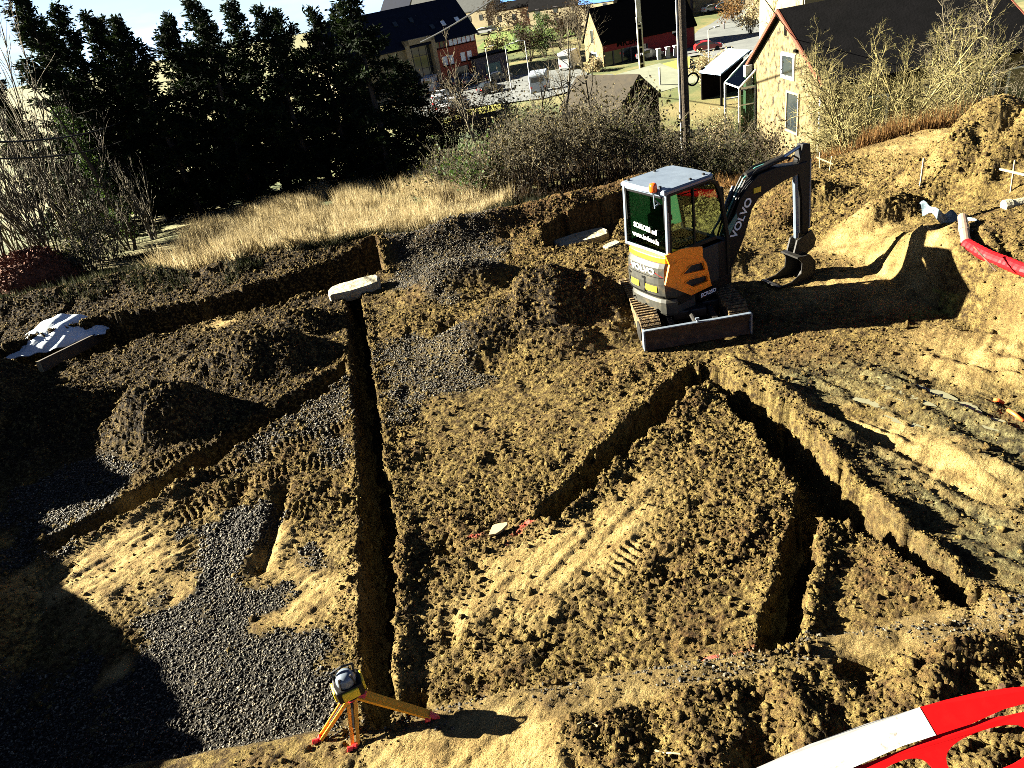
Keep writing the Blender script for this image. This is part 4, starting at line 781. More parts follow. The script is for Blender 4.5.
hp = lambda L_: [hit(*p) for p in L_]
sheet('parking', hp([(395, 108), (440, 88), (480, 80), (520, 76), (575, 68), (640, 74), (600, 84), (545, 100), (475, 108), (430, 120), (395, 128)]), M['asphalt'], .16)
sheet('road', hp([(685, 44), (700, 30), (735, 8), (762, 2), (775, 14), (768, 40), (758, 62), (735, 66), (700, 56), (688, 58)]), M['asphalt'], .16)
sheet('lawn', hp([(478, 50), (490, 36), (520, 30), (565, 22), (575, 36), (540, 46), (505, 54)]), M['lawn'], .3)
sheet('verge', hp([(440, 126), (475, 110), (503, 106), (505, 112), (470, 120), (445, 130)]), M['verge'], .25)
sheet('verge', hp([(590, 86), (605, 78), (640, 72), (690, 58), (690, 70), (650, 80), (610, 92)]), M['verge'], .25)
sheet('lawn', hp([(470, 160), (487, 146), (496, 152), (492, 178), (480, 184)]), M['lawn'], .2)
def win(mb_f, mb_p, x, z, w, h_, y, sgn=-1, fr=.07):      # frame and pane on a wall along local x at depth y
    for a, b, c, d in ((x-w/2, z, fr, h_), (x+w/2, z, fr, h_)): mb_f.box((a, y+sgn*.03, b), (c, .08, d+fr))
    for a, b in ((x, z-h_/2), (x, z+h_/2)): mb_f.box((a, y+sgn*.03, b), (w-fr, .08, fr))
    mb_p.box((x, y+sgn*.012, z), (w-fr, .02, h_-fr))
def house(name, label, cat, loc, yaw, w, d, eave, ridge, wall, roof, wins=(), gwins=(), gable='same', group=None, over=.3, sink=1.2, chim=None, verge=None, rsplit=.5, lw=(), pane='darkglass', wf='white'):
    o = thing(name, label, cat, loc, yaw, group); gw = M[wall] if gable == 'same' else M[gable]; ry = -d/2+d*rsplit
    mb = MB()
    for y in (-d/2, d/2): mb.prism([(-w/2, -sink), (w/2, -sink), (w/2, eave), (-w/2, eave)], y-(.15 if y < 0 else .0)+.15*0, y+(.15 if y > 0 else 0), 'xz')
    build_each(mb, 'wall', M[wall], o)
    mb = MB()
    for x in (-w/2, w/2): mb.prism([(-d/2, -sink), (d/2, -sink), (d/2, eave), (ry, ridge), (-d/2, eave)], x-.1 if x < 0 else x, x if x < 0 else x+.1, 'yz')
    build_each(mb, 'gable', gw, o)
    def slope(s):
        ye, zr = (-d/2, ry) if s < 0 else (d/2, ry); run = abs(ry-ye); k = (ridge-eave)/run; yo = ye+s*over; zo = eave-k*over; return [(yo, zo), (ry, ridge+.02), (ry, ridge+.2), (yo, zo+.18)]
    mb = MB()
    for s in (-1, 1): mb.prism(slope(s), -w/2-.1-over*.6, w/2+.1+over*.6, 'yz')
    rf = mb.build('roof', M[roof], o)
    if verge:
        mb = MB()
        for x in (-w/2-.1-over*.6-.08, w/2+.1+over*.6):
            for s in (-1, 1): P = slope(s); mb.prism([(a, b+.02) for a, b in P], x, x+.08, 'yz')
        build_each(mb, 'verge_board', M[verge], rf)
    if chim:
        x, s_, hh = chim; mb = MB(); mb.box((x, ry+.1, ridge+hh/2-.5), (s_, s_*.8, hh+1)); c = mb.build('chimney', M['cream'], rf); mb = MB(); mb.box((x, ry+.1, ridge+hh+.05), (s_*1.2, s_, .12)); mb.build('chimney_cap', M['concrete'], c)
    for (x, z, ww, hh) in wins:
        f, p = MB(), MB(); win(f, p, x, z, ww, hh, -d/2-.15); fo = f.build('window', M[wf], o); p.build('pane', M[pane], fo)
    for side, L_ in ((1, gwins), (-1, lw)):
        T = Matrix.Rotation(R(90)*side, 4, 'Z')
        for (x, z, ww, hh) in L_:
            f, p = MB(T), MB(T); win(f, p, x*side, z, ww, hh, -(w/2+.1)); fo = f.build('window', M[wf], o); p.build('pane', M[pane], fo)
    return o
# stone house on the right
hs_ = house('stone_house', 'stone house with dark roof and small white gable window beyond the dry stalks', 'house', (20.4, 36.2, -5.6), 0, 9.2, 8.2, 4.15, 6.7, 'stone', 'slate',
      wins=[(-2.4, 2.6, .9, 1.3), (.2, 2.6, .9, 1.3), (2.2, 2.6, 1.3, 1.5), (4.0, 2.6, 1.1, 1.5)], lw=[], over=.35, chim=(-1.3, .8, 1.0), verge='terracotta', rsplit=.56, sink=3.5)
g = AY(787, 66, 36.6); Tg2 = Matrix.Rotation(R(-90), 4, 'Z')
# gable window placed on the left gable: local frame of the house
xg = 20.4-4.7
def gablept(px, py): d = ray(px, py); t = xg/d[0]; return (d[1]*t-36.2, H+d[2]*t+5.6)
wy, wz = gablept(788.5, 66); wh = abs(gablept(788, 54)[1]-gablept(788, 77)[1]); f, p = MB(Tg2), MB(Tg2); win(f, p, -wy, wz, 1.35, wh, -4.7, fr=.14); fo = f.build('window', M['white'], hs_); p.build('pane', M['darkglass'], fo)
wy2, wz2 = gablept(793, 106); f, p = MB(Tg2), MB(Tg2); win(f, p, -wy2, wz2-.3, 1.3, 1.8, -4.7, fr=.1); fo = f.build('window', M['sand'], hs_); p.build('pane', M['darkglass'], fo)
wy3, wz3 = gablept(786, 26); mb = MB(Tg2); mb.box((-wy3, -4.72, wz3), (.2, .06, .8)); mb.build('vent_slit', M['shed'], hs_)
mb = MB(); mb.tube((-4.8, -3.95, -1), (-4.8, -3.95, 4.0), .06); mb.build('downpipe', M['concrete'], hs_)
mb = MB(Tg2); mb.box((-wy+.9, -4.78, wz+.75), (.25, .12, .12)); mb.build('wall_lamp', M['shed'], hs_)
lb = gablept(760, 90); mb = MB(); mb.box((-4.95, 4.15, 1.4), (.35, .35, 5.4)); mb.build('corner_pier', M['concrete'], hs_)
# greenhouse lean-to beside the house
a_ = AY(749, 118, 41.); gh = thing('lean_to_greenhouse', 'small white framed glass lean-to against the left corner of the stone house', 'greenhouse', (a_[0], 41., a_[2]), 0)
mb = MB(); W_, D_ = 1.9, 2.2
for x in (-W_/2, W_/2):
    for y in (-D_/2, D_/2): mb.box((x, y, .4), (.1, .1, 3.0 if x < 0 else 3.2))
for y in (-D_/2, D_/2): mb.path([(-W_/2, y, 1.9), (W_/2, y, 3.5)], .06, 4); mb.box((0, y, 1.0), (W_, .06, .06)); mb.box((0, y, 1.85), (W_, .1, .1))
mb.path([(-W_/2, -D_/2, 1.9), (-W_/2, D_/2, 1.9)], .05, 4); mb.path([(W_/2, -D_/2, 3.5), (W_/2, D_/2, 3.5)], .05, 4); mb.box((-.1, -D_/2, .6), (.09, .09, 2.5)); mb.build('frame', M['white'], gh)
mb = MB(); mb.add([(-W_/2, -D_/2, 1.93), (W_/2, -D_/2, 3.53), (W_/2, D_/2, 3.53), (-W_/2, D_/2, 1.93), (-W_/2, -D_/2, 1.95), (W_/2, -D_/2, 3.55), (W_/2, D_/2, 3.55), (-W_/2, D_/2, 1.95)], [(3, 2, 1, 0), (4, 5, 6, 7), (0, 1, 5, 4), (2, 3, 7, 6), (1, 2, 6, 5), (3, 0, 4, 7)]); mb.box((0, -D_/2, .6), (W_-.1, .02, 2.3)); build_each(mb, 'glazing', M['rearglass'], gh)
# open shelter with pale blue roof
a_ = AY(735, 100, 50.); o = thing('open_shelter', 'open shelter with pale blue sheet roof left of the stone house', 'shelter', (a_[0], 50., a_[2]), R(15))
mb = MB(); mb.prism([(-1.9, 2.0), (.3, 3.0), (1.4, 2.6), (1.4, 2.68), (.3, 3.1), (-1.9, 2.1)], -1.2, 1.2, 'xz'); mb.build('roof', M['blue_tin'], o)
mb = MB(); [mb.box((x, y, .3), (.12, .12, hh)) for x, hh in ((-1.8, 3.4), (.3, 5.4), (1.35, 4.6)) for y in (-1.1, 1.1)]; mb.box((-.2, 1.15, .8), (3.2, .1, 3.0)); mb.build('frame', M['shed'], o)
# sheds among the bushes
a_ = AY(632, 122, 42.); house('black_shed', 'small black gabled shed with brown roof half hidden by bushes', 'shed', (a_[0]-.9, 43.5, a_[2]-.6), R(-52), 4.2, 3.4, 1.6, 2.9, 'shed', 'shedroof', over=.15)
a_ = AY(646, 84, 58.); o = thing('long_shed', 'long low shed with pale grey green roof behind the black shed', 'shed', (a_[0], 58., a_[2]-2.4), R(22))
mb = MB(); mb.box((0, 0, .6), (6.0, 4.2, 3.2)); mb.build('wall', M['shed'], o); mb = MB(); mb.prism([(-2.7, 2.0), (2.7, 3.0), (2.7, 3.15), (-2.7, 2.15)], -3.4, 3.4, 'yz'); rf = mb.build('roof', M['tin'], o); mb = MB(); mb.tube((.2, -1.5, 2.0), (.2, -1.5, 3.6), .07); mb.build('flue', M['concrete'], rf)
# brick office with portal
pL, pR = Vector(G(443, 87, -11.3)), Vector(G(482, 77, -11.3)); ax = (pR-pL); ax.z = 0; ax.normalize(); ya = math.atan2(ax.y, ax.x); WO, DO = 25., 12.
of = thing('brick_office', 'red brick office with tall stone framed portal and blue slate roof', 'office building', pR, ya)
mb = MB(); mb.prism([(-8.0, -1), (0, -1), (0, 7.2), (-8.0, 7.2)], 0, DO, 'xz'); mb.build('brick_wall', M['brick'], of)
mb = MB(); mb.prism([(-WO, -1), (-13.4, -1), (-13.4, 7.2), (-WO, 7.2)], .02, DO, 'xz'); mb.build('cream_wall', M['cream'], of)
mb = MB()
for x in (-13.1, -8.3): mb.box((x, .0, 3.6), (.7, 1.4, 9.2))
mb.box((-10.7, 0, 7.8), (5.5, 1.4, .8)); mb.build('portal_frame', M['sand'], of)
mb = MB(); mb.box((-10.7, .6, 3.2), (4.1, .2, 8.4)); pt = mb.build('portal_glazing', M['darkglass'], of)
mb = MB()
for x in (-12.0, -10.7, -9.4): mb.box((x, .46, 3.2), (.07, .08, 8.2))
for z in (1.5, 3.5, 5.5): mb.box((-10.7, .46, z), (4.0, .07, .07))
mb.build('glazing_bar', M['pink_grey'], pt)
mb = MB(); rd = 5.4
mb.prism([(-.5, 6.95), (DO/2, 7.2+rd), (DO+.5, 6.95), (DO+.5, 7.2), (DO/2, 7.5+rd), (-.5, 7.2)], -WO-.4, .4, 'yz'); rf = mb.build('roof', M['blue_slate'], of)
for x, f_ in ((-1.8, .4), (-4.6, .38), (-6.8, .35), (-9.6, .62), (-12.6, .6)):
    y = -.5+f_*(DO/2+.5); z = 7.2+f_*(rd+.3); mb = MB(Matrix.Translation((x, y, z)) @ Matrix.Rotation(math.atan2(rd, DO/2), 4, 'X')); mb.box((0, 0, .1), (.7, 1.0, .12)); sk_ = mb.build('skylight', M['skyglass'] if x > -5 else M['darkglass'], rf)
gb = MB(); gb.prism([(0, 7.0), (DO, 7.0), (DO/2, 7.2+rd-.1)], -.02, .1, 'yz'); gb.build('gable', M['brick'], of)
def owin(x, z, w, h_, arch=False, pane='skyglass'):
    f, p = MB(), MB(); win(f, p, x, z, w, h_, 0.); fo = f.build('window', M['white'] if pane == 'skyglass' else M['pink_grey'], of); p.build('pane', M[pane], fo)
    mb = MB(); mb.box((x, -.05, z-h_/2-.15), (w+.3, .2, .14)); mb.build('sill', M['shed'], fo)
for k in range(9): owin(-7.4+k*.85, 6.5, .6, .9, pane='darkglass' if k < 3 else 'skyglass')
for x in (-6.5, -5.3, -3.0, -1.7): owin(x, 3.9, .8, 1.3)
owin(-6.2, 1.3, .6, 1.9, pane='darkglass'); owin(-3.6, 1.4, 2.6, 2.2, pane='darkglass'); owin(-3.1, .7, 1.2, 1.0); owin(-.9, 1.2, .7, 1.4, pane='darkglass')
# low annexe right of it
p = hit(492, 76); o = thing('low_annexe', 'low dark flat roofed garage wall right of the brick office', 'garage', p, ya); mb = MB(); mb.box((.5, 2, 1.2), (6.5, 4, 4.2)); mb.build('wall', M['pink_grey'], o); mb = MB(); mb.box((.5, -.05, .8), (3, .1, 2.4)); mb.build('garage_door', M['teal'], o); mb = MB(); mb.box((.5, 2, 3.42), (6.9, 4.4, .25)); mb.build('roof', M['slate'], o)
# red shop
p = hit(605, 67); st_yaw = R(11); sw = 15.5
st = thing('red_shop', 'long dark red shop with steep black roof and lit brick gable', 'shop', p, st_yaw); dS, eS, rS = 7.6, 3.6, 8.0
mb = MB(); mb.prism([(0, 2.1), (sw, 2.1), (sw, eS), (0, eS)], 0, .2, 'xz'); mb.prism([(7.5, -1.5), (sw, -1.5), (sw, 2.1), (7.5, 2.1)], .001, .2, 'xz'); mb.prism([(0, -1.5), (sw, -1.5), (sw, eS), (0, eS)], dS-.2, dS, 'xz'); build_each(mb, 'red_wall', M['redwall'], st)
mb = MB(); mb.prism([(0, -1.5), (dS, -1.5), (dS, eS), (dS/2, rS), (0, eS)], -.15, .0, 'yz'); mb.prism([(0, -1.5), (dS, -1.5), (dS, eS), (dS/2, rS), (0, eS)], sw, sw+.15, 'yz'); build_each(mb, 'gable', M['ochre'], st)
mb = MB(); kk = (rS-eS)/(dS/2); mb.prism([(-.5, eS-kk*.5+.05), (dS/2, rS+.05), (dS+.5, eS-kk*.5+.05), (dS+.5, eS-kk*.5+.3), (dS/2, rS+.3), (-.5, eS-kk*.5+.3)], -.35, sw+.35, 'yz'); mb.build('roof', M['shed'], st)
mb = MB(); mb.box((3.7, .25, .6), (7.4, .1, 3.0)); sf = mb.build('shopfront_glass', M['darkglass'], st)
mb = MB()
for x in (.1, 1.6, 3.1, 4.6, 6.1, 7.4): mb.box((x, .1, .6), (.14, .16, 3.0))
mb.build('shopfront_frame', M['pink_grey'], sf)
TT = lambda x, z: Matrix.Translation((x, -.03, z)) @ Matrix.Rotation(R(90), 4, 'X')
text_mesh('MR.BRI', 1.3, TT(4.2, 2.85), 'sign_lettering', M['shed'], st, .04, bold=.02)
mb = MB(); mb.lathe([(.8, 0), (.8, .06)], 20, T=TT(12.6, 2.95)); sg = mb.build('round_sign', M['shed'], st); text_mesh('BRICO', .62, TT(12.6, 2.95) @ Matrix.Translation((0, 0, .09)), 'sign_lettering', M['white'], sg, .02, bold=.02)
T = Matrix.Rotation(R(-90), 4, 'Z'); f, p_ = MB(T), MB(T); win(f, p_, -3.6, .4, 2.4, 3.0, -.15, fr=.2); fo = f.build('door', M['white'], st); p_.build('pane', M['darkglass'], fo)
f, p_ = MB(T), MB(T); win(f, p_, -3.8, 4.2, 1.3, 2.0, -.15, fr=.1); fo = f.build('window', M['sand'], st); p_.build('pane', M['darkglass'], fo)
# houses on the far slope
Y37 = R(-35); gp_ = 'houses on the far slope'
far_h = [((404, 22), 11, 8, 3.4, 7.2, 'cream', 'blue_slate', 'cream', 'pale house with blue slate roof showing above the left end of the office roof'),
 ((440, 16), 12, 8, 4.0, 8.2, 'cream', 'grey_roof', 'pink_grey', 'grey roofed house rising behind the middle of the office roof'),
 ((478, 24), 10, 7.5, 3.4, 7.2, 'cream', 'grey_roof', 'pink_grey', 'cream house with shaded grey gable just right of the office roof'),  # cream gable in shade, the shade put into its wall colour
 ((523, 22), 12, 7.5, 3.6, 7.4, 'cream', 'slate', 'pink_grey', 'cream house with a solar panel and shaded grey gable above the lawn'),
 ((565, 25), 13, 8, 4.2, 8.0, 'cream', 'slate', 'brick', 'long cream house with brown end gable behind the bare trees'),
 ((606, 24), 8, 7, 4.8, 8.6, 'cream', 'solar', 'cream', 'cream house with shiny blue roof left of the concrete mast'),
 ((640, 20), 12, 8, 3.6, 8.2, 'ochre', 'slate', 'ochre', 'dark roofed ochre house directly behind the concrete mast'),
 ((675, 12), 9, 7, 4.4, 8.0, 'ochre', 'slate', 'pink_grey', 'brown house left of the top of the utility pole'),
 ((708, 8), 9, 7, 4.8, 8.0, 'cream', 'slate', 'cream', 'cream house with dark windows right of the utility pole'),
 ((745, 6), 11, 7, 5.0, 8.4, 'cream', 'slate', 'cream', 'cream house with a row of windows above the bend in the road')]
for k, ((px, py), w, d, e, r_, wl, rf, gb_, lab) in enumerate(far_h):
    nw = 3 if w > 9 else 2; ws = [(-w/2+w*(i+.5)/nw, z, .9, 1.2) for i in range(nw) for z in ((1.6,) if e < 4.2 else (1.3, 3.6))]; gws = [(-1.2, 1.6, .9, 1.3), (1.2, 1.6, .9, 1.3), (0, 4.4, .9, 1.2)]
    o = house('far_house', lab, 'house', hit(px, py), Y37+R([0, 5, 3, 0, 2, -4, 8, 0, 6, 4][k]), w, d, e, r_, wl, rf, ws, gws, gb_, gp_, over=.3, sink=3, lw=[(0, 1.8, .9, 1.3)], wf='pink_grey', chim=(w*.2, .7, .9) if k in (1, 4, 8) else None)
    if k in (3, 5):
        rfo = [c for c in o.children if c.name.startswith('roof')][0]; mb = MB(Matrix.Translation((-w*.1, -d/4-.05, (e+r_)/2+.24)) @ Matrix.Rotation(math.atan2(r_-e, d/2), 4, 'X')); mb.box((0, 0, 0), (w*.45, d*.3, .06)); mb.build('solar_panel', M['solar'], rfo)
p = AY(812, 8, 62); house('neighbour_house', 'pale rendered house behind the ridge of the stone house', 'house', (p[0], 62, p[2]-5), R(4), 5.2, 7, 9.5, 12, 'cream', 'slate', over=.2)
# cars
def car(px, py, yaw, col, label, grp='cars parked by the brick office', L_=4.1, W_=1.75, Hh=1.46, van=False, up=.18):
    p = Vector(hit(px, py)); p.z += up; o = thing('parked_van' if van else 'parked_car', label, 'van' if van else 'car', p, yaw, grp)
    key = 'car_'+'_'.join('%.2f' % c for c in col)
    if key not in M: M[key] = mat(key.replace('.', ''), col, 2, .3, spec=.6)
    mb = MB(); h_ = Hh
    if van: pr = [(-L_/2, .3), (L_/2-.05, .3), (L_/2, .75), (L_/2-.35, 1.05), (L_/2-1.0, h_*.95), (L_/2-1.4, h_), (-L_/2+.1, h_), (-L_/2, h_*.9)]
    else: pr = [(-L_/2+.05, .28), (L_/2-.1, .28), (L_/2, .55), (L_/2-.12, .78), (L_/2-1.05, .9), (L_/2-1.75, 1.36), (L_/2-2.2, h_), (-L_/2+1.0, h_-.03), (-L_/2+.35, 1.2), (-L_/2+.05, .95), (-L_/2, .6)]
    mb.prism(pr, -W_/2, W_/2, 'xz'); mb.build('body', M[key], o, bevel=.09)
    mb = MB()
    if van: mb.prism([(L_/2-1.75, 1.15), (L_/2-.45, 1.12), (L_/2-.98, h_*.9), (L_/2-1.75, h_*.9)], -W_/2-.012, W_/2+.012, 'xz'); mb.box((-L_/2-.005, 0, h_*.72), (.02, W_*.75, .5))
    else: mb.prism([(L_/2-1.2, .93), (L_/2-1.83, 1.33), (L_/2-2.2, h_-.07), (-L_/2+1.05, h_-.1), (-L_/2+.55, 1.12), (-L_/2+.5, .95)], -W_/2-.012, W_/2+.012, 'xz'); mb.prism([(L_/2-1.08, .925), (L_/2-1.1, .94), (L_/2-1.74, 1.38), (L_/2-1.72, 1.36)], -W_/2+.12, W_/2-.12, 'xz'); mb.prism([(-L_/2+.32, 1.16), (-L_/2+.3, 1.18), (-L_/2+.9, h_-.02), (-L_/2+.92, h_-.04)], -W_/2+.12, W_/2-.12, 'xz')
    build_each(mb, 'window', M['darkglass'], o)
    for x in (-L_/2+.75, L_/2-.8):
        for y in (-1, 1):
            mb = MB(Matrix.Translation((x, y*(W_/2-.1), .31)) @ Matrix.Rotation(R(90), 4, 'X')); mb.lathe([(.31, -.11), (.31, .11), (.2, .125)], 14); mb.build('wheel', M['black_paint'], o)
    for y in (-1, 1):
        mb = MB(); mb.box((L_/2-.04, y*W_*.36, .66), (.1, .32, .14)); mb.build('headlight', M['skyglass'], o); mb = MB(); mb.box((-L_/2+.01, y*W_*.4, .8), (.08, .2, .22)); mb.build('tail_light', M['red_lens'], o)
    return o
car(443, 101, R(65), (.25, .26, .27), 'white car farthest from the bushes in the pair behind the conifers')
car(447, 108, R(62), (.2, .21, .23), 'pale silver car between the two white cars behind the conifers')
car(455, 114, R(58), (.27, .27, .27), 'white car nearest the brown hedge at the edge of the parking')
car(433, 93, R(80), (.26, .265, .27), 'white van standing at the corner of the brick office', van=True, L_=5.2, W_=2.0, Hh=2.5)
car(453, 88, ya+R(90), (.03, .032, .036), 'dark car parked against the brick office nearest the portal')
car(463, 87, ya+R(90), (.012, .012, .014), 'black car in the middle of the row against the brick office')
car(473, 84, ya+R(90), (.02, .024, .022), 'dark car at the right end of the row against the brick office')
car(492, 94, R(25), (.014, .01, .01), 'dark red brown car alone on the grey parking surface', Hh=1.6)
car(500, 82, R(8), (.02, .022, .025), 'black car in front of the low garage wall')
car(541, 93, R(78), (.25, .28, .3), 'white and blue van at the right end of the parking', van=True, L_=4.6, W_=1.9, Hh=2.2)
o = bpy.data.objects[[x.name for x in bpy.data.objects if x.get('label', '').startswith('white and blue van')][0]]; M['blue'] = mat('blue_stripe', (.03, .08, .5), 3, .3); mb = MB(); mb.box((.3, 0, .75), (1.3, 1.935, .5)); mb.build('blue_stripe', M['blue'], o)
car(571, 69, R(62), (.26, .265, .27), 'white camper van standing left of the red shop gable', van=True, L_=5.4, W_=2.1, Hh=2.7)
car(612, 64, R(20), (.02, .024, .03), 'dark car in front of the red shop window', 'cars parked by the red shop')
car(650, 60, R(12), (.05, .05, .055), 'grey car behind the green roofed shed in front of the red shop', 'cars parked by the red shop')
car(485, 35, R(-20), (.35, .36, .37), 'white car on the lawn below the cream house with shaded grey gable', 'cars parked by the far houses')
car(495, 33, R(-20), (.05, .06, .06), 'dark car on the lawn beside the white one', 'cars parked by the far houses')
car(712, 13, R(10), (.3, .3, .3), 'pale car in front of the far cream house right of the pole', 'cars parked by the far houses')
car(723, 11, R(10), (.06, .07, .09), 'dark blue car in front of the far cream houses above the road', 'cars parked by the far houses')
car(708, 52, R(-10), (.2, .01, .01), 'red car at the right end of the red shop', 'cars parked by the red shop')
# posts, poles and wires
def lamp(px, py, px2, py2, label, arm=1):
    p = Vector(hit(px, py)); q = Vector(AY(px2, py2, p.y)); hh = q.z-p.z; o = thing('street_lamp', label, 'street lamp', p, R(20), 'street lamps round the parking'); mb = MB(); mb.path([(0, 0, 0), (0, 0, hh)], [.11, .06], 8); mb.build('post', M['concrete'], o); mb = MB(); mb.path([(0, 0, hh), (arm*.8, 0, hh+.15)], .05, 6); mb.box((arm*1.1, 0, hh+.15), (.7, .28, .14)); mb.build('lamp_head', M['concrete'], o)
lamp(492, 88, 487, 48, 'pale lamp post beside the right end of the brick office')
lamp(512, 92, 505, 46, 'lamp post on the parking just left of the white and blue van')
lamp(530, 80, 527, 40, 'twin lamp post behind the white and blue van', -1)
lamp(709, 62, 709, 30, 'white lamp post by the road right of the utility pole')
p = Vector(AY(687, 165, 23.)); p.z = z0f(p.x, 23.); o = thing('utility_pole', 'dark wooden utility pole rising from the bushes past the top of the photo', 'utility pole', p); hp_ = 9.2
mb = MB(); mb.path([(0, 0, -.3), (0, 0, 4), (0, 0, hp_)], [.15, .135, .115], 14); mb.build('pole', M['wood_dark'], o)
mb = MB(); cz = AY(692, 79, 23.)[2]-p.z
for r_ in (.17, .19, .16): mb.path([(.26+r_*math.cos(t*.4), -.05+.02*math.sin(t), cz+r_*math.sin(t*.4)) for t in range(17)], .013, 5)
mb.build('cable_coil', M['black_paint'], o); mb = MB(); mb.path([(-.16, -.04, 0), (-.15, -.04, 4), (-.13, -.04, hp_)], .03, 6); mb.build('pole_lit_strip', M['concrete'], o)  # pale strip added for the sunlit left edge of the pole
mb = MB(); mb.box((0, -.02, hp_-.5), (1.6, .1, .12)); mb.build('crossarm', M['wood_dark'], o)
p2 = Vector(AY(643, 84, 80.)); p2.z = z0f(p2.x, 80.); o = thing('concrete_mast', 'white concrete mast with open ladder shaped lower half before the red shop', 'mast', p2); zs = AY(640, 22, 80.)[2]-p2.z; ztp = AY(638, -60, 80.)[2]-p2.z
mb = MB(); mb.box((0, 0, (zs+ztp)/2), (.46, .34, ztp-zs)); [mb.box((x, 0, zs/2), (.1, .34, zs+1)) for x in (-.22, .22)]; [mb.box((0, 0, z), (.36, .3, .14)) for z in (zs*.97, zs*.9, zs*.55, zs*.25)]; mb.build('shaft', M['concrete'], o)
mb = MB(); mb.box((0, .1, zs*.7), (.34, .06, zs*.52)); mb.box((0, .1, zs*.25), (.34, .06, zs*.3)); build_each(mb, 'dark_infill', M['shed'], o)
def cable(a, b, sag, r, label, n=24):
    a, b = Vector(a), Vector(b); o = thing('overhead_cable', label, 'cable', a); mb = MB(); mb.path([tuple(a.lerp(b, i/n)-a-Vector((0, 0, sag*4*(i/n)*(1-i/n)))) for i in range(n+1)], r, 5); mb.build('wire', M['black_paint'], o)
a, b = Vector(AY(564, 0, 30.)), Vector(AY(479, 25, 45.)); top = p+Vector((0, 0, hp_-.4)); d_ = (b-a)
cable(top, a+d_*2.6, .3, .05, 'thick black cable running left from the utility pole over the valley')
cable(top+Vector((.4, 0, -.3)), (15.75, 36.2+wy-.8, wz-5.6+1.1), .25, .018, 'thin wire from the utility pole down to the gable of the stone house')
cable(AY(-30, 142, 15.), AY(140, 112, 30.), .3, .022, 'upper of two thin wires crossing the bare shrubs at the left edge'); cable(AY(-30, 158, 15.), AY(140, 132, 30.), .3, .022, 'lower of two thin wires crossing the bare shrubs at the left edge')
# bollards by the road and the shop
for px, py, lab in ((724, 30, 'bollard beside the bend of the road nearest the far houses'), (763, 33, 'bollard at the right edge of the road'), (726, 60, 'bollard at the near edge of the road')):
    p_ = Vector(hit(px, py)); o = thing('bollard', lab, 'bollard', p_, 0, 'bollards along the road'); mb = MB(); mb.lathe([(.12, 0), (.12, 1.3), (.06, 1.4)], 10); mb.build('post', M['pink_grey'], o); mb = MB(); mb.lathe([(.126, 1.0), (.126, 1.15)], 10); mb.build('band', M['white'], o)
for i, (px, lab) in enumerate(((659, 'leftmost of the pale square pillars before the red shop'), (668, 'middle pale square pillar before the red shop'), (676, 'rightmost pale square pillar before the red shop'))):
    p_ = Vector(hit(px, 60-1.6*i)); o = thing('stone_pillar', lab, 'pillar', p_, R(10), 'pale pillars before the red shop'); mb = MB(); mb.box((0, 0, .7), (.55, .55, 1.6)); mb.build('shaft', M['concrete'], o); mb = MB(); mb.box((0, 0, 1.55), (.68, .68, .14)); mb.build('cap', M['concrete'], o)
# ------------------------------------------------------------------ vegetation
M['needle'] = mat('conifer_needles', [(.35, (.002, .004, .0014)), (.55, (.005, .009, .0025)), (.72, (.022, .036, .006))], 3.5, .9, spec=.1, trans=.15)
M['bark'] = mat('dark_bark', [(.3, (.008, .006, .004)), (.7, (.04, .03, .02))], 8, .95, .6)
M['palebark'] = mat('pale_bark', [(.35, (.03, .024, .014)), (.6, (.12, .1, .06)), (.75, (.19, .165, .11))], 9, .9)
M['lichen'] = mat('lichen_bark', [(.35, (.05, .04, .018)), (.55, (.15, .125, .045)), (.75, (.23, .2, .09))], 9, .9)
M['ivy'] = mat('ivy_leaves', [(.3, (.01, .02, .005)), (.55, (.03, .055, .01)), (.7, (.09, .12, .02))], 9, .7, trans=.4)
M['twig'] = mat('grey_twigs', [(.35, (.012, .009, .005)), (.55, (.05, .04, .022)), (.7, (.16, .13, .075))], 14, .95)
M['bushleaf'] = mat('withered_bush_leaves', [(.42, (.004, .004, .002)), (.52, (.012, .01, .004)), (.57, (.07, .056, .022)), (.63, (.3, .235, .115))], 22, .9, trans=.4)  # pale end of the ramp stands in for sunlit leaf flecks
M['oliveleaf'] = mat('olive_bush_leaves', [(.42, (.003, .0045, .0015)), (.53, (.01, .012, .003)), (.6, (.1, .1, .022)), (.66, (.2, .19, .07))], 18, .9, trans=.4)  # bright olive end is painted in for lit leaves
M['brownleaf'] = mat('brown_beech_leaves', [(.38, (.007, .004, .002)), (.54, (.025, .015, .006)), (.68, (.08, .048, .018))], 14, .9, trans=.4)
M['straw'] = mat('dry_grass', [(.34, (.07, .052, .022)), (.48, (.27, .21, .105)), (.66, (.46, .39, .235))], 4, .9, spec=.15, trans=.4)
M['greengrass'] = mat('rough_green_grass', [(.4, (.004, .005, .002)), (.54, (.012, .014, .006)), (.66, (.11, .1, .06))], 4, .9, spec=.15, trans=.4)
M['reed'] = mat('brown_dry_stalks', [(.36, (.02, .01, .004)), (.5, (.09, .045, .014)), (.66, (.22, .13, .045))], 9, .9, spec=.15, trans=.4)
M['russet'] = mat('russet_leaf_heap', [(.34, (.03, .01, .005)), (.55, (.09, .03, .012)), (.72, (.17, .075, .035))], 16, .95)
def unit(v): return v/(np.linalg.norm(v, axis=-1, keepdims=True)+1e-9)
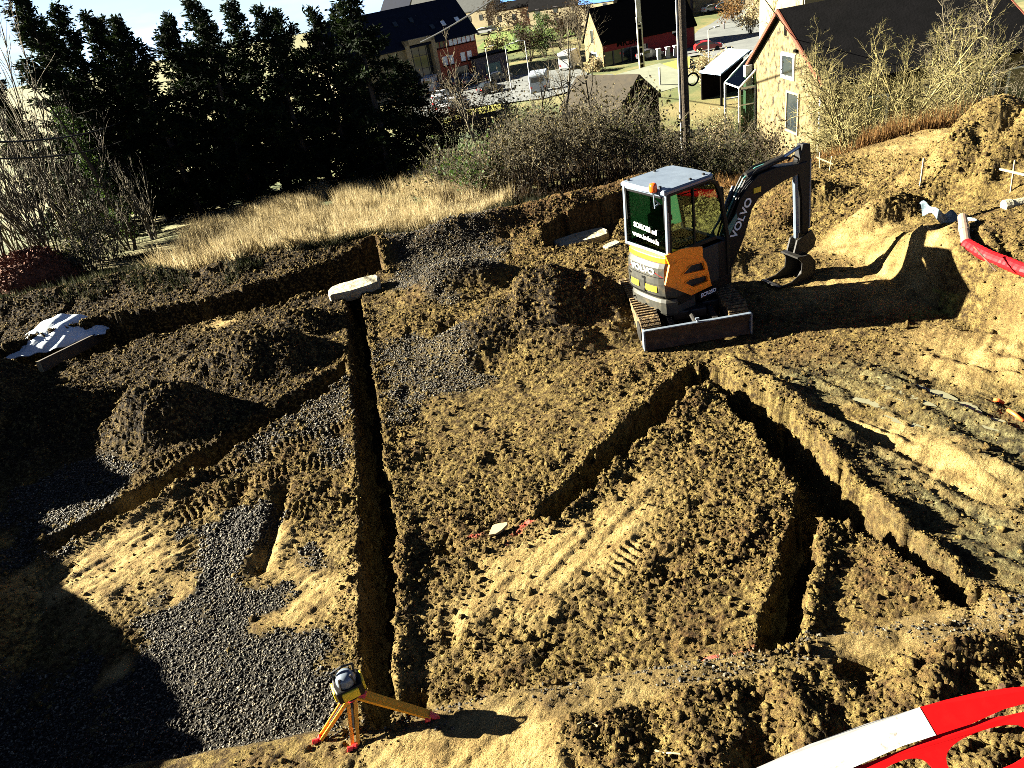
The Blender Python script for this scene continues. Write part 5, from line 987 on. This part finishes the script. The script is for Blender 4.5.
def conifer(label, px, py, Yd, top, rad, lean=0., seed=0, bare=.18, group='dark conifers in the row at the left'):
    rg = np.random.default_rng(seed); p = AY(px, py, Yd); gzv = z0f(p[0], Yd); tz = AY(top[0], top[1], Yd)[2]; hh = max(4, tz-gzv)
    o = thing('conifer', label, 'tree', (p[0], Yd, gzv-.05), 0, group)
    ts = np.linspace(0, 1, 9); wob_ = np.cumsum(rg.normal(0, .04, (9, 2)), 0)
    mb = MB(); pts = [(float(wob_[i, 0])+lean*ts[i], float(wob_[i, 1]), hh*ts[i]) for i in range(9)]; mb.path(pts, [.17*(1-t)*(hh/8)+.015 for t in ts], 8); mb.build('trunk', M['bark'], o)
    segs = []; P = []; D = []; Ls = []
    rad = rad*1.3; n = int(hh*15)
    for k in range(n):
        t = bare+(1-bare)*(k+rg.random())/n; z = hh*t; x0, y0 = np.interp(t, ts, [q[0] for q in pts]), np.interp(t, ts, [q[1] for q in pts])
        a = rg.uniform(0, 6.283); L_ = rad*((1-t)**.85*1.0+.07)*rg.uniform(.45, 1.18)*(.75 if t < bare+.12 else 1); b = np.array([x0, y0, z]); up_ = -.12+.75*t**2+rg.normal(0, .12)
        d = unit(np.array([math.cos(a), math.sin(a), up_])); e = b+d*L_; e[2] -= .12*L_*(1-t); segs.append((b, e, .02+.01*(1-t), .005))
        m_ = int(30+48*L_); f = rg.random(m_)**.75*.92+.1; base = b+(e-b)*f[:, None]; sd = rg.normal(0, 1, (m_, 3)); sd[:, 2] = sd[:, 2]*.5-.1
        dd = unit(unit(sd)+.75*d); P.append(base+rg.normal(0, .06, (m_, 3))*(.5+L_)[...] if False else base+rg.normal(0, .07, (m_, 3))); D.append(dd); Ls.append(rg.uniform(.13, .3, m_)*(.75+.25*min(1, L_)))
    V, Fc = segs_mesh(segs); mesh_np('branches', V, Fc, M['bark'], o)
    P, D, Ls = np.concatenate(P), np.concatenate(D), np.concatenate(Ls)
    V1, F1 = quads(P, D, Ls, Ls*.3); P2 = P+D*Ls[:, None]*.3; V2, F2 = quads(P2, unit(D+rg.normal(0, .55, D.shape)), Ls*.7, Ls*.28)
    mesh_np('crown', np.concatenate([V1, V2]), np.concatenate([F1, F2+len(V1)]), M['needle'], o)
con = [(108, 205, 27, (84, -27), 1.68, 'tallest conifer at the left with sunlit green edge'), (142, 208, 28, (122, -5), 1.51, 'conifer second from the left with a rounded shoulder'),
 (165, 210, 29, (140, 3), 1.34, 'slim conifer between the tall left one and the forked gap'), (196, 208, 27.5, (178, 7), 1.46, 'conifer with pointed lit tip left of the middle of the row'),
 (222, 203, 29.5, (207, 17), 1.34, 'low tipped conifer in the dip of the row'), (254, 203, 27.5, (243, -11), 1.62, 'conifer with bright sky left of its narrow top in the middle of the row'),
 (288, 197, 29, (283, -7), 1.46, 'narrow conifer right of the middle of the row'), (318, 194, 27.5, (313, -1), 1.51, 'conifer with light gaps between its lower trunks'),
 (352, 190, 28, (343, 5), 1.46, 'conifer tucked against the left side of the widest dark one'), (392, 180, 26.5, (374, -21), 1.57, 'widest dark conifer at the right end of the row'), (424, 172, 28.5, (408, 72), 1.29, 'short conifer at the foot of the widest one'),
 (236, 206, 33, (228, 5), 1.68, 'conifer in the second row behind the dip'), (336, 196, 33, (330, 1), 1.68, 'conifer in the second row behind the light gaps'), (175, 208, 33, (160, 9), 1.68, 'conifer in the second row behind the slim one'), (268, 204, 32.5, (262, 6), 1.5, 'conifer in the second row filling the gap behind the narrow one'), (120, 208, 32, (110, 2), 1.5, 'conifer in the second row behind the tallest one'), (378, 190, 32.5, (360, 4), 1.6, 'conifer in the second row left of the widest one'), (52, 205, 30, (40, 41), 1.06, 'small conifer standing among the bare shrubs at the left')]
for k, (a, b, Yd, tp_, rd_, lab) in enumerate(con): conifer(lab, a, b, Yd, tp_, rd_, 0, 100+k, bare=.03 if k in (0, 4, 8, 9, 10, 11, 13, 14, 15, 16, 17) else .1)
def branchy(segs, p, d, L_, r, depth, rg, spread=.6, up=.15, wig=.18, nchild=(2, 4), tips=None):
    n = 4; q = p.copy(); dd = d.copy()
    for i in range(n):
        dd = unit(dd+rg.normal(0, wig, 3)+np.array([0, 0, up*.5])); q2 = q+dd*L_/n; r2 = r*(1-.45/n); segs.append((q, q2, r, r2)); 
        if depth > 0 and i >= 1:
            for _ in range(rg.integers(1, 3) if depth > 1 else rg.integers(nchild[0]-1, nchild[1])):
                cd = unit(dd+rg.normal(0, spread, 3)); branchy(segs, q2, cd, L_*rg.uniform(.4, .68), r2*.58, depth-1, rg, spread, up, wig, nchild, tips)
        q, r = q2, r2
    if tips is not None: tips.append((q, dd))
def bare_tree(name, label, cat, base, hh, seed, material, depth=3, lean=(0, 0), r=.07, spread=.5, up=.2, stems=1, fan=.25, group=None, leaf=None, nleaf=0, trunk=True):
    rg = np.random.default_rng(seed); o = thing(name, label, cat, base, 0, group); segs = []; tr = MB(); tips = []
    for s in range(stems):
        a = rg.uniform(0, 6.28); d = unit(np.array([lean[0]+fan*math.cos(a)*(stems > 1), lean[1]+fan*math.sin(a)*(stems > 1), 1.])); h_ = hh*rg.uniform(.7, 1.) if stems > 1 else hh; p = np.array([rg.normal(0, .15)*(stems > 1), rg.normal(0, .15)*(stems > 1), -.1]); n = 9; q = p; rr = r*rg.uniform(.7, 1.1); pts = [tuple(p)]; rad = [rr]
        for i in range(n):
            d = unit(d+rg.normal(0, .07, 3)+np.array([0, 0, .06])); q = q+d*h_/n; r2 = rr*(1-(i+1)/n*.85); pts.append(tuple(q)); rad.append(r2)
            if i >= (2 if stems == 1 else 1):
                for _ in range(rg.integers(2, 4)): branchy(segs, q, unit(d*(.6 if stems == 1 else 1.1)+rg.normal(0, spread, 3)+np.array([0, 0, .25])), h_*(1-(i/n)*.75)*rg.uniform(.2, .36), r2*.5+.003, depth-1 if stems == 1 or depth > 2 else 0, rg, spread, up, tips=tips)
        if stems == 1: tr.path(pts, rad, 6)
        else: segs += [(np.array(pts[i]), np.array(pts[i+1]), rad[i], rad[i+1]) for i in range(n)]
    if stems == 1: tr.build('trunk', material, o)
    V, Fc = segs_mesh(segs, 3 if stems == 1 else 4); mesh_np('branches' if stems == 1 else 'stems', V, Fc, material, o)
    if leaf:
        A = np.array([s_[1] for s_ in segs]); k = rg.integers(0, len(A), nleaf); V, Fc = quads(A[k]+rg.normal(0, .04, (nleaf, 3)), rg.normal(0, 1, (nleaf, 3)), rg.uniform(.04, .09, nleaf), rg.uniform(.03, .05, nleaf)); mesh_np('leaves', V, Fc, M[leaf], o)
    return o
def based(px, py, Yd): p = AY(px, py, Yd); return (p[0], Yd, gz(p[0], Yd))
# bare shrubs at the left edge
for k, (px, Yd, hh, st_, mt, lab, ln_) in enumerate([(-20, 20, 6.2, 12, 'twig', 'bare many stemmed shrub at the extreme left edge', (-.1, 0)), (14, 22, 7.4, 11, 'palebark', 'tall bare shrub with long straight rods against the sky at the left', (0, 0)), (40, 21, 5.0, 13, 'twig', 'dense bare shrub behind the russet heap', (0, 0)),
     (66, 24, 9.4, 7, 'palebark', 'tall bare shrub with a fan of rods reaching the sky left of the tallest conifer', (-.05, 0)), (92, 23, 4.4, 11, 'twig', 'bare shrub in front of the tallest conifer', (0, 0)), (-5, 25, 9.2, 9, 'palebark', 'bare shrub with the highest rods in the top left corner', (0, 0)), (120, 22.5, 2.6, 7, 'twig', 'short bare shrub at the left end of the dry meadow', (0, 0)), (150, 24, 2.9, 6, 'palebark', 'thin bare shrub before the dark foot of the conifers', (0, 0))]):
    b = based(px, 230, Yd); bare_tree('bare_shrub', lab, 'shrub', b, hh, 200+k, M[mt], 2, ln_, .035, .35, .35, st_, .28, 'bare shrubs at the left')
# ivy covered trunk
b = based(118, 205, 25.5); o = bare_tree('ivy_tree', 'slender leaning tree with its trunk wrapped in sunlit ivy before the conifers', 'tree', b, 5.5, 230, M['bark'], 2, (-.12, 0), .08, .4, .2); rg = np.random.default_rng(5)
t = rg.random(2600); P = np.stack([-.12*4.4*t+rg.normal(0, .13, 2600), rg.normal(0, .13, 2600), t*4.4], 1); V, Fc = quads(P, rg.normal(0, 1, P.shape), rg.uniform(.06, .12, 2600), rg.uniform(.05, .1, 2600)); mesh_np('ivy', V, Fc, M['ivy'], o)
# bushes
def bush(label, px, py, Yd, hh, rx, leaf, seed, dens=1., cat='bush', name='bush', group='bushes along the back of the site', tw='palebark', ls=.1, box=False):
    rg = np.random.default_rng(seed); b = based(px, py, Yd); o = thing(name, label, cat, b, 0, group); segs = []
    nst = int(16+10*rx)
    for s in range(nst):
        a = rg.uniform(0, 6.28); q = np.array([rx*.35*rg.random()**.5*math.cos(a), rx*.35*rg.random()**.5*math.sin(a), -.1]); d = unit(np.array([.55*math.cos(a)*rg.random()*rx/hh*1.6, .5*math.sin(a)*rg.random()*rx/hh*1.6, 1.])); branchy(segs, q, d, hh*rg.uniform(.55, .95), .02, 2, rg, .6, .15, .14)
    V, Fc = segs_mesh(segs); mesh_np('stems', V, Fc, M[tw], o)
    A = np.array([s_[1] for s_ in segs]); n = int(1700*dens*hh*rx/2.2); k = rg.integers(0, len(A), n); C_ = A[k]+rg.normal(0, .09, (n, 3)); l = rg.uniform(.5, 1.25, n)*ls
    V, Fc = quads(C_, rg.normal(0, 1, (n, 3)), l, l*rg.uniform(.45, .8, n)); mesh_np('leaves', V, Fc, M[leaf], o); return o
bl_ = [(452, 196, 21.5, 1.1, 1.0, 'oliveleaf', 'low olive bush where the dry meadow meets the bushes'), (486, 200, 19.6, 1.3, 1.0, 'ivy', 'green leafy bush below the slender pale tree'), (520, 200, 19, 1.5, 1.1, 'bushleaf', 'tan speckled bush left of the middle of the hedge row'),
 (556, 196, 19, 1.7, 1.2, 'bushleaf', 'tan speckled bush above the left concrete slab'), (594, 190, 19.2, 1.8, 1.2, 'bushleaf', 'tall tan speckled bush left of the excavator cab'), (632, 184, 19.5, 1.6, 1.2, 'oliveleaf', 'dark olive bush directly behind the excavator cab'), (672, 176, 20, 1.5, 1.2, 'bushleaf', 'bush at the foot of the utility pole'),
 (712, 170, 20, 1.4, 1.2, 'oliveleaf', 'dark bush behind the cab roof right of the utility pole'), (748, 164, 20.5, 1.1, 1.2, 'oliveleaf', 'dark low bush behind the boom'), (786, 158, 21, .9, 1.1, 'bushleaf', 'low bush before the foot of the stone gable'),
 (535, 160, 23.5, 1.3, 1.3, 'oliveleaf', 'olive bush in the second row left of the middle'), (580, 150, 24, 1.5, 1.4, 'bushleaf', 'tall bush in the second row below the white camper van'), (628, 142, 25, 1.0, 1.4, 'oliveleaf', 'bush in the second row before the black shed'), (672, 138, 25.5, 1.1, 1.4, 'oliveleaf', 'dark bush in the second row beside the utility pole'),
 (716, 135, 26, 1.5, 1.4, 'oliveleaf', 'dark bush in the second row left of the stone house'), (756, 132, 27, 1.4, 1.3, 'brownleaf', 'red brown bush at the left foot of the stone house'), (500, 150, 27, 2.2, 1.2, 'bushleaf', 'bush with light gaps right of the green lawn patch'), (560, 120, 31, .9, 1.5, 'bushleaf', 'tall bush in the third row before the parking'), (610, 120, 34, .9, 1.3, 'bushleaf', 'bush half covering the left side of the black shed'), (520, 108, 40, 1.1, 1.6, 'ivy', 'dark round evergreen bush at the near edge of the parking'), (660, 110, 38, 1.5, 1.2, 'oliveleaf', 'bush below the end of the green roofed shed'), (715, 108, 40, 2.0, 1.4, 'straw', 'straw coloured bush right of the utility pole')]
for k, (px, py, Yd, hh, rx, lf, lab) in enumerate(bl_): bush(lab, px, py, Yd, hh, rx, lf, 300+k)
bush('square clipped brown beech hedge right of the widest conifer', 455, 185, 29, 2.3, 1.6, 'brownleaf', 340, 2.6, 'hedge', 'beech_hedge', None, 'bark', .09)
bush('small pale bush at the edge of the earth left of the meadow', 85, 262, 19.6, 1.0, .8, 'oliveleaf', 341, .8); bush('pale leafy bush in front of the bare shrubs', 100, 240, 21, 1.3, .9, 'oliveleaf', 342, .7)
# slender and bare trees in the middle
for k, (px, py, Yd, tpx, r_, mt, lab, lean_, dep) in enumerate([(489, 168, 24, (470, 35), .06, 'palebark', 'slender pale bare tree leaning left before the brick office', (-.1, 0), 2), (566, 130, 30, (560, 20), .07, 'palebark', 'bare tree with arching pale limbs before the white camper van', (0, 0), 3), (598, 125, 33, (594, 5), .08, 'twig', 'bare tree with spreading twigs before the red shop gable', (0, 0), 3), (540, 130, 30, (530, 55), .05, 'twig', 'small bare tree before the white and blue van', (0, 0), 3), (770, 95, 60, (765, -5), .12, 'lichen', 'bare tree standing by the road left of the stone house roof', (0, 0), 3), (510, 165, 25, (505, 95), .04, 'palebark', 'thin bare sapling right of the slender pale tree', (.05, 0), 2)]):
    b = based(px, py, Yd); hh = AY(tpx[0], tpx[1], Yd)[2]-b[2]; bare_tree('bare_tree', lab, 'tree', b, hh, 400+k, M[mt], dep, lean_, r_, .5, .2, 1, group='bare trees in the middle')
# old fruit trees before the stone house
for k, (px, py, Yd, hh, st_, mt, lab) in enumerate([(872, 146, 19.5, 5.0, 10, 'lichen', 'large bare fruit tree with yellow lichen before the roof of the stone house'), (818, 150, 21, 3.2, 2, 'lichen', 'small crooked bare tree before the stone gable'), (935, 128, 20, 4.8, 7, 'lichen', 'bare fruit tree before the windows of the stone house'), (990, 118, 20.5, 5.0, 4, 'palebark', 'bare tree at the right edge before the end of the stone house')]):
    b = based(px, py, Yd); bare_tree('fruit_tree', lab, 'tree', b, hh, 500+k, M[mt], 3, (0.05, 0), .06, .75, .12, st_, .7, 'bare fruit trees before the stone house', leaf='oliveleaf' if k != 3 else None, nleaf=900)
# far trees and hedges, each its own
for k, (px, py, hh, rx, lf, lab) in enumerate([(500, 62, 4., 1.8, 'lichen', 'round brown tree by the low garage wall'), (531, 62, 5., 2.2, 'brownleaf', 'brown tree above the parking left of the bare trees'), (545, 58, 4., 2., 'ivy', 'dark evergreen above the parking'), (560, 50, 5., 2.2, 'brownleaf', 'brown tree below the long cream house'), (497, 30, 5., 2., 'brownleaf', 'orange brown tree beside the house with shaded grey gable'), (540, 34, 3., 3., 'ivy', 'dark hedge along the top of the lawn'), (520, 50, 3., 2.5, 'ivy', 'dark shrub at the foot of the lawn'), (595, 72, 1.8, 1.2, 'straw', 'pale shrub at the corner of the red shop'), (735, 22, 3.5, 3., 'reed', 'orange brown shrub inside the bend of the road'), (750, 35, 4., 2., 'straw', 'straw coloured shrub beside the road left of the stone house'), (722, 88, 4.5, 2.2, 'straw', 'tall straw coloured shrub between the pole and the shelter'), (705, 85, 4., 2., 'straw', 'straw coloured shrub just right of the utility pole'), (580, 40, 5., 2., 'brownleaf', 'brown shrub behind the red shop gable'), (765, 20, 5., 2.5, 'lichen', 'yellowish tree by the far end of the road')]):
    p = hit(px, py); rg = np.random.default_rng(600+k); q_ = min(1.15, p[1]/130); hh *= q_; rx *= q_; o = thing('far_tree', lab, 'tree', p, 0, 'trees and shrubs in the valley'); segs = []
    for s in range(8): a = rg.uniform(0, 6.28); branchy(segs, np.array([0., 0, -.2]), unit(np.array([.4*math.cos(a)*rx/hh*1.5, .4*math.sin(a)*rx/hh*1.5, 1.])), hh*rg.uniform(.6, .9), .07, 2, rg, .6, .1)
    V, Fc = segs_mesh(segs); mesh_np('branches', V, Fc, M['twig'], o); A = np.array([s_[1] for s_ in segs]); n = 1300; kk_ = rg.integers(0, len(A), n); l = rg.uniform(.15, .42, n)*q_; V, Fc = quads(A[kk_]+rg.normal(0, .25*q_, (n, 3)), rg.normal(0, 1, (n, 3)), l, l*.7); mesh_np('crown', V, Fc, M[lf], o)
# grasses: countless
def grass(name, poly, n, Lr, W_, material, Yr, lean=.25, ztop=None, p_=1., world=None):
    pts = world or [hit(*q)[:2] for q in poly]; xs = [q[0] for q in pts]; ys = [q[1] for q in pts]; x = RNG.uniform(min(xs), max(xs), n*3); y = RNG.uniform(min(ys), max(ys), n*3); ins = np.zeros(len(x), bool)
    for (x1, y1), (x2, y2) in zip(pts, pts[1:]+pts[:1]):
        if abs(y2-y1) > 1e-9: ins ^= ((y1 > y) != (y2 > y)) & (x < (x2-x1)*(y-y1)/(y2-y1)+x1)
    ins &= (vn(x, y, .8, 40)+.6*vn(x, y, .3, 41)) > -.2*p_; x, y = x[ins][:n], y[ins][:n]; z = np.where((x > XA) & (x < XB) & (y > YA) & (y < YB-.03), hz(x, y), z0(x, y))
    D = unit(np.stack([RNG.normal(0, lean, len(x)), RNG.normal(0, lean, len(x)), np.ones(len(x))], 1)); Ln = RNG.uniform(*Lr, len(x))*(1+.35*vn(x, y, 1.3, 42)+.35*vn(x, y, .45, 43)); V, Fc = blades(np.stack([x, y, z-.02], 1), D, Ln, W_*RNG.uniform(.6, 1.3, len(x)))
    o = mesh_np(name, V, Fc, material); tag(o, kind='stuff'); o.name = name; return o
grass('dry_grass', [(150, 276), (205, 230), (300, 196), (400, 176), (470, 186), (520, 200), (500, 212), (430, 232), (340, 258), (240, 276)], 60000, (.16, .6), .016, M['straw'], None)
grass('rough_grass', [(-40, 322), (-40, 262), (60, 262), (160, 252), (230, 262), (250, 266), (240, 286), (120, 304)], 20000, (.08, .28), .02, M['greengrass'], None)
grass('rough_grass', [(240, 280), (250, 262), (350, 244), (440, 222), (540, 198), (560, 206), (440, 234), (330, 262)], 9000, (.08, .3), .02, M['greengrass'], None, .4)
grass('rough_grass', [(-60, 270), (-60, 222), (180, 232), (230, 238), (150, 262), (60, 268)], 16000, (.15, .5), .018, M['greengrass'], None, .35)
grass('dry_stalks', None, 5000, (.3, .8), .026, M['reed'], None, .13, world=[(8.4, 15.6), (9.0, 16.6), (13.4, 18.9), (13.6, 17.2), (11.6, 16.2)])
grass('dry_weeds', None, 6000, (.12, .4), .02, M['reed'], None, .5, world=[(5.6, 16.6), (6.4, 15.2), (9.0, 15.0), (10.5, 16.0), (13.5, 17.2), (13.5, 19), (6, 18.5)])
grass('bush_undergrowth', None, 26000, (.2, .6), .03, M['brownleaf'], None, .6, world=[(-1.0, 18.0), (6.2, 17.6), (13, 19.2), (16, 28), (9, 27), (-1.5, 22)])
# russet heap of leaves at the left
b = G(32, 262, .0); b = SG(34, 262) if False else Vector(based(26, 268, 18.9)); o = thing('leaf_heap', 'rounded russet heap of dead leaves under the bare shrubs at the left edge', 'leaf heap', b); rg = np.random.default_rng(77)
mb = MB(); mb.lathe([(1.25, -.2), (1.15, .2), (.95, .55), (.6, .82), (.2, .93), (.02, .94)], 18); ob = mb.build('core', M['russet'], o, smooth=True)
n = 7000; a = rg.uniform(0, 6.283, n); u = rg.random(n); rr = np.interp(u, [0, .3, .6, .85, 1], [.02, .6, .95, 1.15, 1.25]); zz = np.interp(u, [0, .3, .6, .85, 1], [.94, .82, .55, .2, -.1]); P = np.stack([rr*np.cos(a), rr*np.sin(a), zz], 1)+rg.normal(0, .04, (n, 3)); V, Fc = quads(P, rg.normal(0, 1, (n, 3)), rg.uniform(.05, .12, n), rg.uniform(.03, .08, n)); mesh_np('leaf_cover', V, Fc, M['russet'], o)
# small stakes in the meadow edge
for px, py, px2, py2, lab in ((318, 262, 315, 246, 'thin dark stake at the edge of the dry meadow'), (258, 268, 254, 256, 'short dark stake at the left end of the dry meadow')):
    p = Vector(hit(px, py)); q = Vector(AY(px2, py2, p.y)); o = thing('dark_stake', lab, 'stake', p); mb = MB(); mb.path([(0, 0, -.1), tuple(q-p)], [.022, .016], 5); mb.build('post', M['plank'], o)
